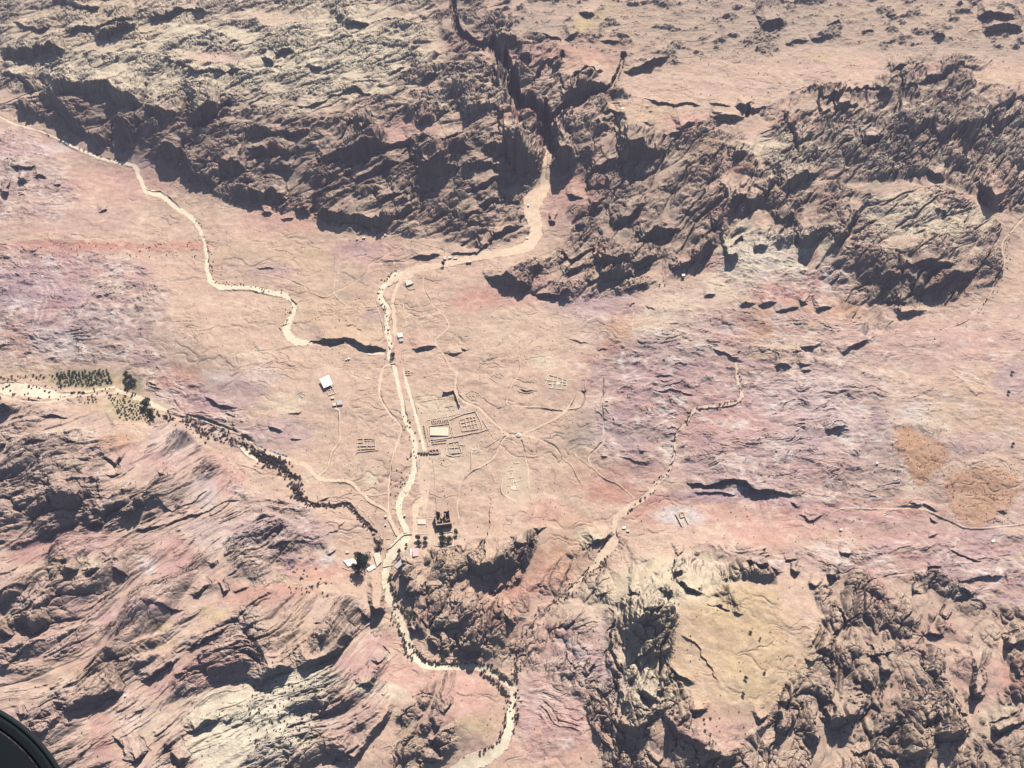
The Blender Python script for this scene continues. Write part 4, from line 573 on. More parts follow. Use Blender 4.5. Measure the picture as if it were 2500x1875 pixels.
# photo-pixel patches: u, v, ru, rv, colour, strength
BL = [
 (300,130,420,130,'cream',.75),(750,120,320,140,'cream',.85),(60,60,120,80,'grey',.5),(200,60,180,60,'tan',.5),(620,40,160,25,'sand',.6),(520,140,90,20,'rose',.5),
 (450,380,300,120,'varnish',.55),(250,290,160,50,'varnish',.5),(800,420,160,90,'varnish',.6),(1100,420,200,110,'varnish',.55),(1120,60,60,80,'varnish',.5),
 (1010,300,60,30,'rose',.7),(960,330,50,25,'pink',.6),(1300,90,90,60,'grey',.6),(1260,275,60,15,'red',.8),(1320,290,20,25,'red',.7),(1130,120,50,30,'red',.35),(1440,120,120,40,'red',.45),(1560,110,60,20,'red',.55),(1300,130,70,30,'red',.3),
 (1450,60,60,25,'khaki',.85),(1420,65,22,22,'khaki',.9),(1600,60,160,50,'tan',.6),(1900,60,300,60,'grey',.55),(2300,60,200,60,'tan',.45),(2050,30,90,15,'khaki',.5),(2010,140,20,12,'khaki',.5),
 (1900,190,260,38,'sand',.8),(1700,200,90,30,'sand',.8),(2300,120,150,25,'grey',.5),(1560,280,110,30,'tan',.7),(1680,300,60,22,'rose',.8),(1600,330,70,20,'sand',.5),
 (1400,480,70,60,'red',.45),(1430,430,50,30,'red',.35),(1380,500,60,60,'pink',.6),(1550,400,160,90,'varnish',.45),(1600,560,180,90,'varnish',.5),(1450,560,120,80,'varnish',.4),
 (1700,370,90,30,'dune',.4),(1810,400,50,25,'red',.75),(1780,530,40,30,'rose',.6),(1650,390,60,40,'cream',.4),(1930,310,60,22,'red',.5),(1840,330,50,20,'rose',.6),
 (1900,370,120,50,'cream',.6),(2100,380,180,80,'grey',.45),(2300,330,180,110,'varnish',.5),(2250,230,140,50,'varnish',.55),(2440,190,60,25,'tan',.6),(2480,320,60,80,'grey',.6),
 (2000,510,110,60,'varnish',.35),(2260,530,150,60,'cream',.6),(2320,490,60,18,'rose',.7),(2160,500,60,60,'grey',.3),(2260,680,140,60,'dark',.6),
 (1850,620,90,60,'bone',.9),(1960,620,80,60,'bone',.75),(1810,580,40,35,'cream',.9),(1780,690,70,40,'cream',.6),(1700,640,60,30,'rose',.6),(1920,720,90,22,'red',.7),(1850,760,90,30,'grey',.35),(1990,660,20,70,'rose',.7),
 (1960,770,40,40,'dune',.45),(1830,800,40,50,'dune',.6),(1870,790,20,45,'dune',.7),(2060,770,50,35,'dune',.6),(1530,790,40,70,'dune',.5),(1510,830,40,50,'dune',.45),(1490,850,30,14,'red',.7),(1450,880,30,14,'red',.45),
 (1290,720,160,30,'pink',.7),(1450,740,120,40,'lilac',.6),(1160,740,90,20,'red',.35),(1650,800,110,80,'cream',.45),(1600,880,130,70,'grey',.45),(1620,920,150,70,'lilac',.4),(1750,800,60,50,'pink',.5),(1900,850,60,30,'khaki',.3),
 (1700,980,230,110,'pink',.55),(1850,1020,220,90,'pink',.55),(1500,1060,70,60,'lilac',.5),(1700,1030,50,40,'dune',.25),(1580,1080,80,60,'grey',.35),(1560,1150,60,40,'red',.35),(1480,1190,70,40,'red',.5),(1420,1160,60,30,'rose',.6),
 (1950,1090,90,40,'white',.55),(1990,1130,120,60,'pink',.5),(1780,1160,150,60,'lilac',.35),(2100,1000,160,90,'white',.35),(2000,960,120,60,'white',.5),(1880,970,60,40,'white',.3),(2200,870,150,60,'grey',.25),(2230,1000,30,22,'white',.95),(2150,940,90,60,'tan',.5),(2270,1020,60,40,'cream',.5),
 (2300,840,220,60,'pink',.4),(2420,980,160,90,'tan',.6),(2480,930,60,50,'lilac',.6),(2380,1080,90,30,'lilac',.3),(2150,1130,70,80,'grey',.35),(2230,1150,20,60,'cream',.4),

 (1640,1250,140,40,'rose',.6),(1600,1240,70,30,'red',.45),(1900,1250,130,30,'rose',.55),(2150,1240,160,26,'red',.4),(2060,1260,140,30,'pink',.6),(2200,1290,220,40,'pink',.5),(1700,1220,200,14,'rose',.6),(1860,1240,90,30,'red',.2),(2220,1240,60,20,'red',.35),
 (1660,1258,62,24,'white',1.0),(1580,1560,110,190,'cream',.75),(1640,1420,120,50,'cream',.6),(1750,1185,140,12,'varnish',.5),(1750,1210,130,14,'lilac',.7),(1920,1228,60,14,'lilac',.6),(1760,1600,150,150,'tan',.6),(1870,1300,120,30,'rose',.7),(1880,1340,60,30,'dune',.4),(2300,1330,200,40,'pink',.5),(2400,1300,60,20,'lilac',.5),(2110,1370,60,40,'white',.4),(2210,1380,60,40,'red',.35),(2430,1420,120,30,'rose',.6),(2350,1380,90,40,'lilac',.35),
 (1500,1340,60,20,'sand',.6),(1440,1310,40,26,'cream',.7),(1400,1280,80,20,'dune',.3),(1370,1370,60,70,'dune',.45),(1320,1400,90,60,'red',.35),(1340,1440,90,40,'rose',.5),(1330,1250,60,30,'red',.35),(1520,1200,90,30,'red',.3),
 (1750,1560,170,170,'tan',.75),(1800,1480,120,60,'khaki',.4),(1850,1620,120,90,'khaki',.35),(1640,1430,110,50,'cream',.75),(1770,1400,60,30,'cream',.5),(1700,1370,80,20,'bone',.4),(1560,1600,70,130,'cream',.3),(1680,1800,120,80,'rose',.3),(1740,1790,90,60,'pink',.4),
 (1400,1560,130,100,'pink',.5),(1430,1620,60,40,'lilac',.5),(1380,1660,90,60,'cream',.2),(1350,1780,130,90,'rose',.7),(1430,1480,90,60,'cream',.35),(1300,1700,50,60,'pink',.6),(1500,1450,80,40,'cream',.3),(1490,1660,40,40,'lilac',.6),
 (2120,1460,90,90,'varnish',.25),(2350,1480,130,80,'varnish',.25),(2130,1430,30,90,'rose',.7),(2100,1380,20,60,'dune',.5),(2280,1560,90,60,'rose',.5),(2350,1600,80,50,'sand',.6),(2180,1720,80,60,'rose',.5),(2250,1800,160,90,'tan',.35),(2100,1700,130,120,'varnish',.25),(2440,1740,40,40,'cream',.6),(2400,1660,90,70,'pink',.5),(2480,1650,40,60,'red',.4),(1990,1590,60,60,'tan',.6),(2440,1820,100,80,'varnish',.3),
 (1120,1380,150,60,'tan',.45),(1180,1440,60,30,'red',.25),(1250,1430,60,30,'red',.4),(1060,1500,60,40,'rose',.5),(1080,1530,60,30,'cream',.4),(1160,1520,60,40,'rose',.5),(1240,1490,60,60,'red',.35),(1150,1600,70,20,'red',.15),
 (60,420,100,40,'grey',.4),(100,360,120,30,'pink',.5),(130,360,60,14,'white',.6),(360,400,40,18,'lilac',.8),(300,450,140,50,'rose',.6),(150,540,200,30,'pink',.4),(230,540,120,30,'grey',.3),(350,600,200,14,'red',.6),(150,600,160,16,'red',.75),(480,602,40,14,'red',.6),(0,610,60,12,'red',.6),(720,530,110,40,'red',.35),(900,620,90,40,'pink',.6),(650,540,70,40,'rose',.5),
 (650,620,160,40,'tan',.5),(750,640,60,40,'khaki',.2),(150,680,180,70,'pink',.7),(60,700,90,60,'lilac',.6),(120,640,20,16,'white',.9),(180,720,60,30,'lilac',.7),(60,740,50,20,'white',.7),(150,780,160,60,'lilac',.5),(250,830,120,60,'grey',.45),(140,840,60,40,'white',.5),(230,740,40,20,'rose',.5),(30,830,40,50,'dune',.5),(260,700,60,30,'cream',.4),(350,770,60,30,'grey',.5),(120,750,50,30,'red',.35),
 (420,860,60,60,'grey',.4),(440,930,50,40,'red',.55),(560,960,90,50,'lilac',.5),(540,900,60,40,'grey',.3),(680,1060,90,40,'lilac',.5),(480,1000,70,30,'pink',.5),(640,920,50,30,'white',.35),(530,920,40,18,'white',.4),(690,980,60,20,'cream',.5),(620,870,60,20,'cream',.4),
 (560,790,120,60,'sand',.5),(900,770,120,90,'tan',.5),(800,740,100,60,'tan',.55),(860,690,60,50,'grey',.25),(660,660,60,20,'lilac',.4),(950,760,20,16,'red',.7),(910,770,30,18,'lilac',.4),(1050,560,90,20,'grey',.3),(870,610,60,24,'lilac',.4),
 (1180,720,60,20,'red',.25),(1010,830,40,16,'rose',.5),(1290,680,60,20,'pink',.5),(1080,640,80,14,'pink',.4),
 (1300,800,140,60,'cream',.18),(1420,1070,60,40,'grey',.7),(1440,1010,40,22,'grey',.6),(1330,880,40,22,'cream',.6),(1260,1180,40,60,'cream',.45),(900,1140,60,40,'grey',.2),(830,1180,60,20,'tan',.4),(905,1170,18,20,'cream',.8),(770,1160,30,20,'cream',.5),(1380,1160,60,60,'tan',.4),
 (1120,1000,60,30,'cream',.35),(1050,1000,50,40,'cream',.4),(1100,1120,90,60,'cream',.3),(700,1000,20,10,'cream',.8),
 (60,1060,80,40,'sand',.5),(180,1060,60,22,'cream',.5),(80,1140,100,60,'grey',.5),(280,1080,40,22,'dune',.6),(270,1190,40,22,'sand',.6),(330,1110,60,30,'rose',.4),(420,1080,60,40,'white',.4),(400,1120,60,30,'pink',.6),(560,1170,60,40,'rose',.7),(500,1200,30,50,'white',.6),(420,1200,60,30,'grey',.4),(530,1130,60,30,'pink',.4),(630,1230,50,40,'sand',.7),
 (180,1330,160,40,'pink',.75),(100,1350,90,25,'red',.35),(560,1300,120,40,'white',.4),(420,1370,60,60,'pink',.7),(430,1340,40,30,'red',.3),(360,1380,22,18,'white',.9),(240,1400,30,20,'cream',.9),(150,1400,80,30,'khaki',.3),(650,1270,80,40,'sand',.5),(700,1300,120,40,'lilac',.4),
 (780,1390,90,24,'red',.5),(650,1450,130,24,'red',.55),(700,1480,90,20,'red',.4),(560,1420,40,14,'red',.4),(520,1500,40,22,'khaki',.6),(400,1530,40,16,'khaki',.7),(380,1570,50,24,'tan',.7),(50,1520,60,22,'dune',.4),(40,1510,22,18,'cream',.6),(120,1620,120,24,'red',.35),(180,1640,160,50,'tan',.6),(320,1500,120,22,'lilac',.5),(200,1500,120,30,'rose',.4),(100,1570,140,20,'pink',.5),
 (450,1730,60,40,'sand',.8),(480,1650,120,40,'rose',.7),(560,1620,60,30,'rose',.5),(330,1680,60,20,'rose',.5),(240,1780,30,60,'rose',.7),(260,1840,40,40,'red',.3),(360,1760,50,40,'cream',.4),(250,1710,22,10,'white',.8),
 (620,1770,180,100,'bone',.95),(700,1680,110,50,'bone',.9),(780,1650,60,40,'bone',.7),(560,1840,90,60,'bone',.9),(760,1560,120,50,'tan',.4),(700,1540,70,40,'tan',.5),(880,1620,60,50,'pink',.6),(850,1760,90,60,'pink',.4),(900,1680,60,20,'cream',.7),(960,1690,40,24,'bone',.5),
 (930,1560,50,20,'rose',.6),(960,1640,60,30,'rose',.6),(1100,1670,120,60,'rose',.6),(1140,1700,60,60,'rose',.5),(1150,1770,60,20,'khaki',.4),(1010,1780,30,30,'khaki',.4),(1060,1760,60,40,'pink',.5),(980,1720,30,40,'grey',.3),(1200,1830,60,20,'rose',.5),(740,1480,60,22,'cream',.3),
 (60,910,120,30,'tan',.6),(330,990,90,40,'khaki',.5),(250,930,120,30,'khaki',.5),(200,925,90,22,'olive',.75),(310,990,60,30,'olive',.4),(330,935,22,22,'olive',.8),(620,1080,60,14,'olive',.3),
]
cm = {}
for (u, v, ru, rv, c, st) in BL:
    s = grid_slice(u-ru*1.7, v-rv*1.7, u+ru*1.7, v+rv*1.7)
    if GU[s].size == 0: continue
    r = np.sqrt(((GU[s]+wx[s]*1.3-u)/ru)**2+((GV[s]+wy[s]*1.3-v)/rv)**2)+n2[s]*.45+n3[s]*.28
    m = (1-sstep(.55, 1.35, r))*st
    cc = PAL[c]
    for i in range(3): COL[s][..., i] += (cc[i]-COL[s][..., i])*m
for poly, st_ in (([(1200,450),(1330,430),(1440,520),(1560,580),(1635,640),(1610,740),(1500,800),(1430,900),(1380,890),(1300,760),(1210,600)], 1.0), ([(1600,860),(1720,800),(1900,760),(2150,820),(2200,950),(2100,1080),(1990,1150),(1870,1220),(1720,1170),(1640,1080),(1590,950)], .85),
      ([(1860,1120),(1960,1060),(2060,1090),(2120,1200),(2150,1330),(2080,1290),(1990,1230),(1900,1230)], 0), ([(660,150),(780,160),(880,0),(980,-40),(960,60),(830,140),(740,240),(690,240)], -1)):
    P_2 = tile(12 if st_ > 0 else 3, poly)
    if st_ == 0: continue
    us = [p[0] for p in P_2]; vs = [p[1] for p in P_2]; s = grid_slice(min(us)-15, min(vs)-15, max(us)+15, max(vs)+15)
    q = GU[s]+wx[s]*.5; q2 = GV[s]+wy[s]*.5; d = seg_dist(q, q2, P_2, True); d = np.where(inside(q, q2, P_2), d, -d)+n3[s]*3
    m = sstep(-7, 7, d)*abs(st_)*.85; cc = PAL['dune' if st_ > 0 else 'khaki']
    for i in range(3): COL[s][..., i] += (cc[i]*(1+n2[s]*.15)-COL[s][..., i])*m
mix('tan', Wt['plat']*.4); mix('grey', Wt['plat']*.38)
# mottling by rock kind
lil = np.clip(Wt['scrap']+Wt['strata']*.6, 0, 1)
mix('white', np.clip(n2*1.6+n3*1.2-.25, 0, 1)*lil*.55)
mix('lilac', np.clip(-n2*2.0-.1, 0, 1)*lil*.5)
mix('pink', np.clip(n1*1.5, 0, 1)*lil*.4)
mix('grey', np.clip(fbm(X/45, Y/30, 3, 141)*2-.1, 0, 1)*.30)
mix('tan', np.clip(-n2*2-.1, 0, 1)*Wt['smooth']*.35)
mix('pink', np.clip(-n1*2-.15, 0, 1)*Wt['smooth']*.12)
mix('cream', np.clip(n3*1.3+n2, 0, 1)*Wt['smooth']*.25)
# bare rock tone follows steepness of the ground (desert varnish on ledges, sand on the level)
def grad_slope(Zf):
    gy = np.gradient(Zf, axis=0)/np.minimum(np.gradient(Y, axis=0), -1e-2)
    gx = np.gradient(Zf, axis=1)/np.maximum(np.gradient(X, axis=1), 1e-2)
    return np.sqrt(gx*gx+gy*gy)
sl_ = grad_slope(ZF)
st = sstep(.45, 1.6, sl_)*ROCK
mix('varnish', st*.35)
mix('varnish', np.clip(fbm(X/35+7, Y/22, 4, 151)*2.2, 0, 1)*Wt['cliff']*.35)
mix('varnish', np.clip(fbm(X/60+2, Y/40, 4, 153)*2.0-.1, 0, 1)*Wt['block']*.38)
mix('cream', np.clip(fbm(X/22+2, Y/16, 4, 157)*3, 0, 1)*(Wt['knob']*.75+Wt['cliff']*.35+Wt['block']*.3))
mix('rose', np.clip(fbm(X/90+5, Y/70, 3, 159)*1.8, 0, 1)*Wt['cliff']*.3)
mix('red', np.clip(fbm(X/140+7, Y/90, 3, 155)*2.0-.35, 0, 1)*(Wt['cliff'])*.35)
# talus and dust in hollows
mix('pale', ROAD['wadi']*.95); mix('track', ROAD['road']*.85); mix('rose', ROAD['path']*.15); mix('track', ROAD['path']*.80); mix('street', ROAD['street']*.9); mix('court', ROAD['court']*.5); mix('pale', ROAD['court']*.25)
# the pink paved strip
strip = np.zeros_like(H); ROAD['strip'] = strip
stroke('strip', 6, smooth_pts([(1160,1180,30),(1180,1290,44),(1190,1400,46),(1205,1520,40),(1222,1640,20)])); mix('rose', ROAD.pop('strip')*.75)
sw = swirl(X, Y); band = np.sin(sw*6.28*.9)*.5+.5; band2 = np.sin(sw*6.28*2.3+n3*2)*.5+.5
mix('white', np.clip(band-.62, 0, 1)*2.0*lil*np.clip(n2*2+.55, 0, 1)*(1-Wt['strata']*.5))
mix('lilac', np.clip(.35-band, 0, 1)*2.2*lil*.6); mix('red', np.clip(band2-.75, 0, 1)*lil*np.clip(-n1*2+.3, 0, 1)*.7)
mix('grey', np.clip(.3-band2, 0, 1)*1.5*lil*.4)
rt = np.clip(fbm(X/26, Y/26, 3, 171)*2.2, 0, 1)*rall; mix('tan', rt*.28); mix('grey', np.clip(fbm(X/9, Y/12, 3, 173)*2.4-.2, 0, 1)*rall*.16)
mott = 1+n3*.16+n2*.08+fbm(X/6, Y/6, 3, 137)*.14
COL *= mott[..., None]
COL = np.clip(COL, .02, .95)*0.50

# ------------------------------------------------------------------ terrain meshes, split by kind of ground
def material(name): 
    m = bpy.data.materials.new(name); m.use_nodes = True; return m
def terrain_material(name, bump=0.5):
    m = material(name); t = m.node_tree; b = t.nodes['Principled BSDF']; b.inputs['Roughness'].default_value = .95
    b.inputs['Specular IOR Level'].default_value = .1
    a = t.nodes.new('ShaderNodeAttribute'); a.attribute_name = 'Col'
    g = t.nodes.new('ShaderNodeNewGeometry')
    n = t.nodes.new('ShaderNodeTexNoise'); n.inputs['Scale'].default_value = .35; n.inputs['Detail'].default_value = 6; n.inputs['Roughness'].default_value = .7
    t.links.new(g.outputs['Position'], n.inputs['Vector'])
    r = t.nodes.new('ShaderNodeMapRange'); r.inputs[1].default_value = .3; r.inputs[2].default_value = .7; r.inputs[3].default_value = .84; r.inputs[4].default_value = 1.14
    t.links.new(n.outputs[0], r.inputs[0])
    mx = t.nodes.new('ShaderNodeVectorMath'); mx.operation = 'SCALE'
    t.links.new(a.outputs['Color'], mx.inputs[0]); t.links.new(r.outputs[0], mx.inputs['Scale'])
    t.links.new(mx.outputs[0], b.inputs['Base Color'])
    bp = t.nodes.new('ShaderNodeBump'); bp.inputs['Strength'].default_value = bump; bp.inputs['Distance'].default_value = 1.2
    t.links.new(n.outputs[0], bp.inputs['Height']); t.links.new(bp.outputs[0], b.inputs['Normal'])
    return m
nv, nu = H.shape
fid = np.zeros((nv-1, nu-1), np.int8)                  # 0 ground
def fc(m): return (m[:-1, :-1]+m[1:, :-1]+m[:-1, 1:]+m[1:, 1:])*.25
massif = np.maximum(Wt['knob'], Wt['cliff'])
fid[fc(massif) > .5] = 1
fid[fc(Wt['block']) > .5] = 2
fid[fc(Wt['strata']) > .5] = 3
fid[fc(ROAD['path']) > .5] = 7
fid[fc(ROAD['court']) > .5] = 8
fid[fc(ROAD['road']) > .5] = 5
fid[fc(ROAD['wadi']) > .5] = 4
fid[fc(ROAD['street']) > .5] = 6
NAMES = {0: 'ground', 1: 'mountain', 2: 'rocky_hill', 3: 'hillside', 4: 'dry_riverbed', 5: 'dirt_road', 6: 'paved_street', 7: 'footpath', 8: 'courtyard_ground'}
XYZ = np.stack([X, Y, ZF], -1).reshape(-1, 3).astype(f32)
COLF = COL.reshape(-1, 3)
ii = np.arange(nv*nu).reshape(nv, nu)
quads = np.stack([ii[1:, :-1], ii[1:, 1:], ii[:-1, 1:], ii[:-1, :-1]], -1).reshape(-1, 4)
mt_rock = terrain_material('rock_and_dust', .7); mt_dust = terrain_material('packed_dust', .35)
for k, nm in NAMES.items():
    q = quads[fid.ravel() == k]
    if len(q) == 0: continue
    uq, inv = np.unique(q, return_inverse=True); inv = inv.reshape(-1)
    me = bpy.data.meshes.new(nm)
    me.vertices.add(len(uq)); me.vertices.foreach_set('co', XYZ[uq].ravel())
    me.loops.add(len(inv)); me.loops.foreach_set('vertex_index', inv.astype(np.int32))
    me.polygons.add(len(q)); me.polygons.foreach_set('loop_start', np.arange(0, len(inv), 4, dtype=np.int32))
    me.update(calc_edges=True)
    ca = me.color_attributes.new('Col', 'FLOAT_COLOR', 'POINT')
    cc = np.ones((len(uq), 4), f32); cc[:, :3] = COLF[uq]; ca.data.foreach_set('color', cc.ravel())
    me.materials.append(mt_rock if k < 4 else mt_dust); me.shade_flat()
    o = bpy.data.objects.new(nm, me); scene.collection.objects.link(o); o['kind'] = 'structure'
print('terrain done')
# ------------------------------------------------------------------ haze
bm = bmesh.new(); bmesh.ops.create_cube(bm, size=1)
for v_ in bm.verts:
    v_.co = Vector((v_.co.x*24000, 6000+v_.co.y*20000, (-160 if v_.co.z < 0 else 1420)))
me = bpy.data.meshes.new('haze'); bm.to_mesh(me); bm.free()
hz = bpy.data.objects.new('haze', me); scene.collection.objects.link(hz); hz['kind'] = 'stuff'
m = material('thin_air'); t = m.node_tree; t.nodes.remove(t.nodes['Principled BSDF'])
vv = t.nodes.new('ShaderNodeVolumePrincipled'); vv.inputs['Color'].default_value = (.74, .70, .95, 1); vv.inputs['Density'].default_value = 0.00003; vv.inputs['Anisotropy'].default_value = 0.0
t.links.new(vv.outputs[0], t.nodes['Material Output'].inputs['Volume']); me.materials.append(m)
# ------------------------------------------------------------------ things
COLL = scene.collection
def surf(u, v):
    a = np.interp(u, gu, np.arange(nu)); b = np.interp(v, gv, np.arange(nv))
    i = int(min(max(round(b), 0), nv-1)); j = int(min(max(round(a), 0), nu-1))
    return Vector((float(X[i, j]), float(Y[i, j]), float(ZF[i, j])))
def unp(u, v, z):
    x, y = ray(float(u), float(v), float(z)); return Vector((x, y, z))
def tp(n, x, y): return tile(n, [(x, y)])[0]
def on(n, x, y):                                       # ground point under a tile pixel
    u, v = tp(n, x, y); return surf(u, v)
def mat(name, rgb, rough=.85, noise=.25, scale=.6, metal=0):
    m = material(name); t = m.node_tree; b = t.nodes['Principled BSDF']; b.inputs['Roughness'].default_value = rough; b.inputs['Metallic'].default_value = metal
    b.inputs['Specular IOR Level'].default_value = .2
    g = t.nodes.new('ShaderNodeNewGeometry'); n = t.nodes.new('ShaderNodeTexNoise'); n.inputs['Scale'].default_value = scale; n.inputs['Detail'].default_value = 4
    t.links.new(g.outputs['Position'], n.inputs['Vector'])
    mx = t.nodes.new('ShaderNodeMixRGB'); mx.inputs[1].default_value = tuple(c*(1-noise) for c in rgb)+(1,); mx.inputs[2].default_value = tuple(min(1, c*(1+noise)) for c in rgb)+(1,)
    t.links.new(n.outputs[0], mx.inputs[0]); t.links.new(mx.outputs[0], b.inputs['Base Color'])
    return m
M = dict(stone=mat('sandstone', (.42, .31, .22)), pale=mat('pale_stone', (.46, .38, .28)), temple=mat('temple_sandstone', (.30, .20, .14)), white=mat('white_sheet', (.50, .46, .40), .6, .06, .1),
  cream=mat('cream_render', (.44, .37, .28), .8, .1), grey=mat('grey_roof', (.30, .28, .26), .8, .15), pink=mat('pink_roof', (.50, .30, .27), .8, .12), blue=mat('blue_cloth', (.18, .30, .50), .8, .1),
  dark=mat('dark_wood', (.05, .04, .035)), steel=mat('steel_post', (.25, .25, .25), .5, .1, 1, .6), glass=mat('window_glass', (.03, .04, .05), .2, .1),
  olive=mat('olive_leaves', (.060, .066, .040), .9, .5, .5), brown=mat('dry_leaves', (.085, .062, .052), .9, .5, .5), green=mat('green_leaves', (.040, .062, .030), .9, .5, .5), trunk=mat('bark', (.09, .07, .05)),
  court=mat('swept_court', (.52, .42, .31), .9, .12), wallp=mat('plaster', (.42, .36, .29), .85, .15))
def add_box(bm, c, ax, ay, h, z0=0.0):
    """box with base centre c, half-axes ax, ay (2-D vectors), from z0 to z0+h"""
    vs = []
    for z in (z0, z0+h):
        for sx, sy in ((-1, -1), (1, -1), (1, 1), (-1, 1)):
            vs.append(bm.verts.new((c[0]+ax[0]*sx+ay[0]*sy, c[1]+ax[1]*sx+ay[1]*sy, z)))
    for f in ((3, 2, 1, 0), (4, 5, 6, 7), (0, 1, 5, 4), (1, 2, 6, 5), (2, 3, 7, 6), (3, 0, 4, 7)):
        bm.faces.new([vs[i] for i in f])
def mk(name, bm, m, parent=None, loc=None):
    me = bpy.data.meshes.new(name); bmesh.ops.recalc_face_normals(bm, faces=bm.faces); bm.to_mesh(me); bm.free(); me.materials.append(M[m] if isinstance(m, str) else m)
    o = bpy.data.objects.new(name, me); COLL.objects.link(o)
    if parent: o.parent = parent
    if loc is not None: o.location = loc
    return o
def thing(name, label, cat, loc, group=None, rz=0):
    o = bpy.data.objects.new(name, None); COLL.objects.link(o); o.location = loc; o.rotation_euler = (0, 0, rz)
    tag(o, label, cat, group); return o
def tag(o, label, cat, group=None, kind=None):
    o['label'] = label; o['category'] = cat
    if group: o['group'] = group
    if kind: o['kind'] = kind
def clean(s): return s
def wall_bm(p, q, th, h0, h1=None, jag=0, dz=2.5, seed=0):
    """a masonry wall from p to q with an uneven broken top"""
    bm = bmesh.new(); p = Vector(p); q = Vector(q); d = (q-p); L = max(d.length, .5); d.normalize(); n = Vector((-d.y, d.x, 0))*th/2
    k = max(1, int(L/3.0)); rr = random.Random(seed*7+int(L*10)); h1 = h0 if h1 is None else h1
    rows = []
    for i in range(k+1):
        c = p.lerp(q, i/k); h = (h0+(h1-h0)*i/k)*(1-jag*rr.random())
        c1 = Vector((c.x, c.y, 0))
        rows.append([bm.verts.new((c.x-n.x, c.y-n.y, c.z-dz)), bm.verts.new((c.x+n.x, c.y+n.y, c.z-dz)), bm.verts.new((c.x+n.x, c.y+n.y, c.z+h)), bm.verts.new((c.x-n.x, c.y-n.y, c.z+h*(1-jag*.2*rr.random())))])
    for a, b in zip(rows[:-1], rows[1:]):
        for i in range(4): bm.faces.new((a[i], a[(i+1) % 4], b[(i+1) % 4], b[i]))
    bm.faces.new(rows[0][::-1]); bm.faces.new(rows[-1])
    return bm
def ruin(name, label, cat, n, lines, h=2.2, th=1.3, m='stone', jag=.35, blocks=(), columns=(), part='wall', group=None):
    """foundation walls; lines = tile-pixel polylines, every run a part"""
    c = Vector((0, 0, 0)); k = 0
    for ln in lines:
        for x, y in ln: c += on(n, x, y); k += 1
    c /= max(k, 1)
    r = thing(name, label, cat, c, group)
    for li, ln in enumerate(lines):
        bm = bmesh.new()
        for a, b in zip(ln[:-1], ln[1:]):
            s = wall_bm(on(n, *a)-c, on(n, *b)-c, th, h*(.85 if h < 4 else 1), None, jag, 2.5, li+3)
            tmp = bpy.data.meshes.new('t'); s.to_mesh(tmp); s.free(); bm.from_mesh(tmp); bpy.data.meshes.remove(tmp)
        mk(part, bm, m, r)
    if m != 'temple' and part == 'wall' and len(lines) > 1:
        rr = random.Random(len(name)); bm = bmesh.new()
        for ln in lines:
            for a, b in zip(ln[:-1], ln[1:]):
                for _ in range(max(2, int(math.hypot(b[0]-a[0], b[1]-a[1])/9))):
                    t = rr.random(); p = on(n, a[0]+(b[0]-a[0])*t+rr.gauss(0, 7), a[1]+(b[1]-a[1])*t+rr.gauss(0, 5))-c
                    an = rr.random()*3; l = rr.uniform(.4, 1.5); w2 = rr.uniform(.4, 1.0); add_box(bm, (p.x, p.y), (math.cos(an)*l, math.sin(an)*l), (-math.sin(an)*w2, math.cos(an)*w2), rr.uniform(.5, 1.6), p.z-.5)
        mk('rubble', bm, m, r)['kind'] = 'stuff'
    for (x0, y0, x1, y1, hh) in blocks:
        a, b, d, e = on(n, x0, y0), on(n, x1, y0), on(n, x1, y1), on(n, x0, y1)
        z = max(a.z, b.z, d.z, e.z)-c.z+hh
        bm = bmesh.new(); vs = [bm.verts.new((p.x-c.x, p.y-c.y, z)) for p in (a, b, d, e)]; v2 = [bm.verts.new((p.x-c.x, p.y-c.y, z-hh-4)) for p in (a, b, d, e)]
        bm.faces.new(vs)
        for i in range(4): bm.faces.new((vs[i], vs[(i+1) % 4], v2[(i+1) % 4], v2[i]))
        mk('platform', bm, 'pale', r)
    for (x, y) in columns:
        p = on(n, x, y)-c; bm = bmesh.new(); bmesh.ops.create_cone(bm, cap_ends=True, segments=8, radius1=1.0, radius2=.9, depth=5, matrix=Matrix.Translation((p.x, p.y, p.z+1.8))); mk('column', bm, m, r)
    return r
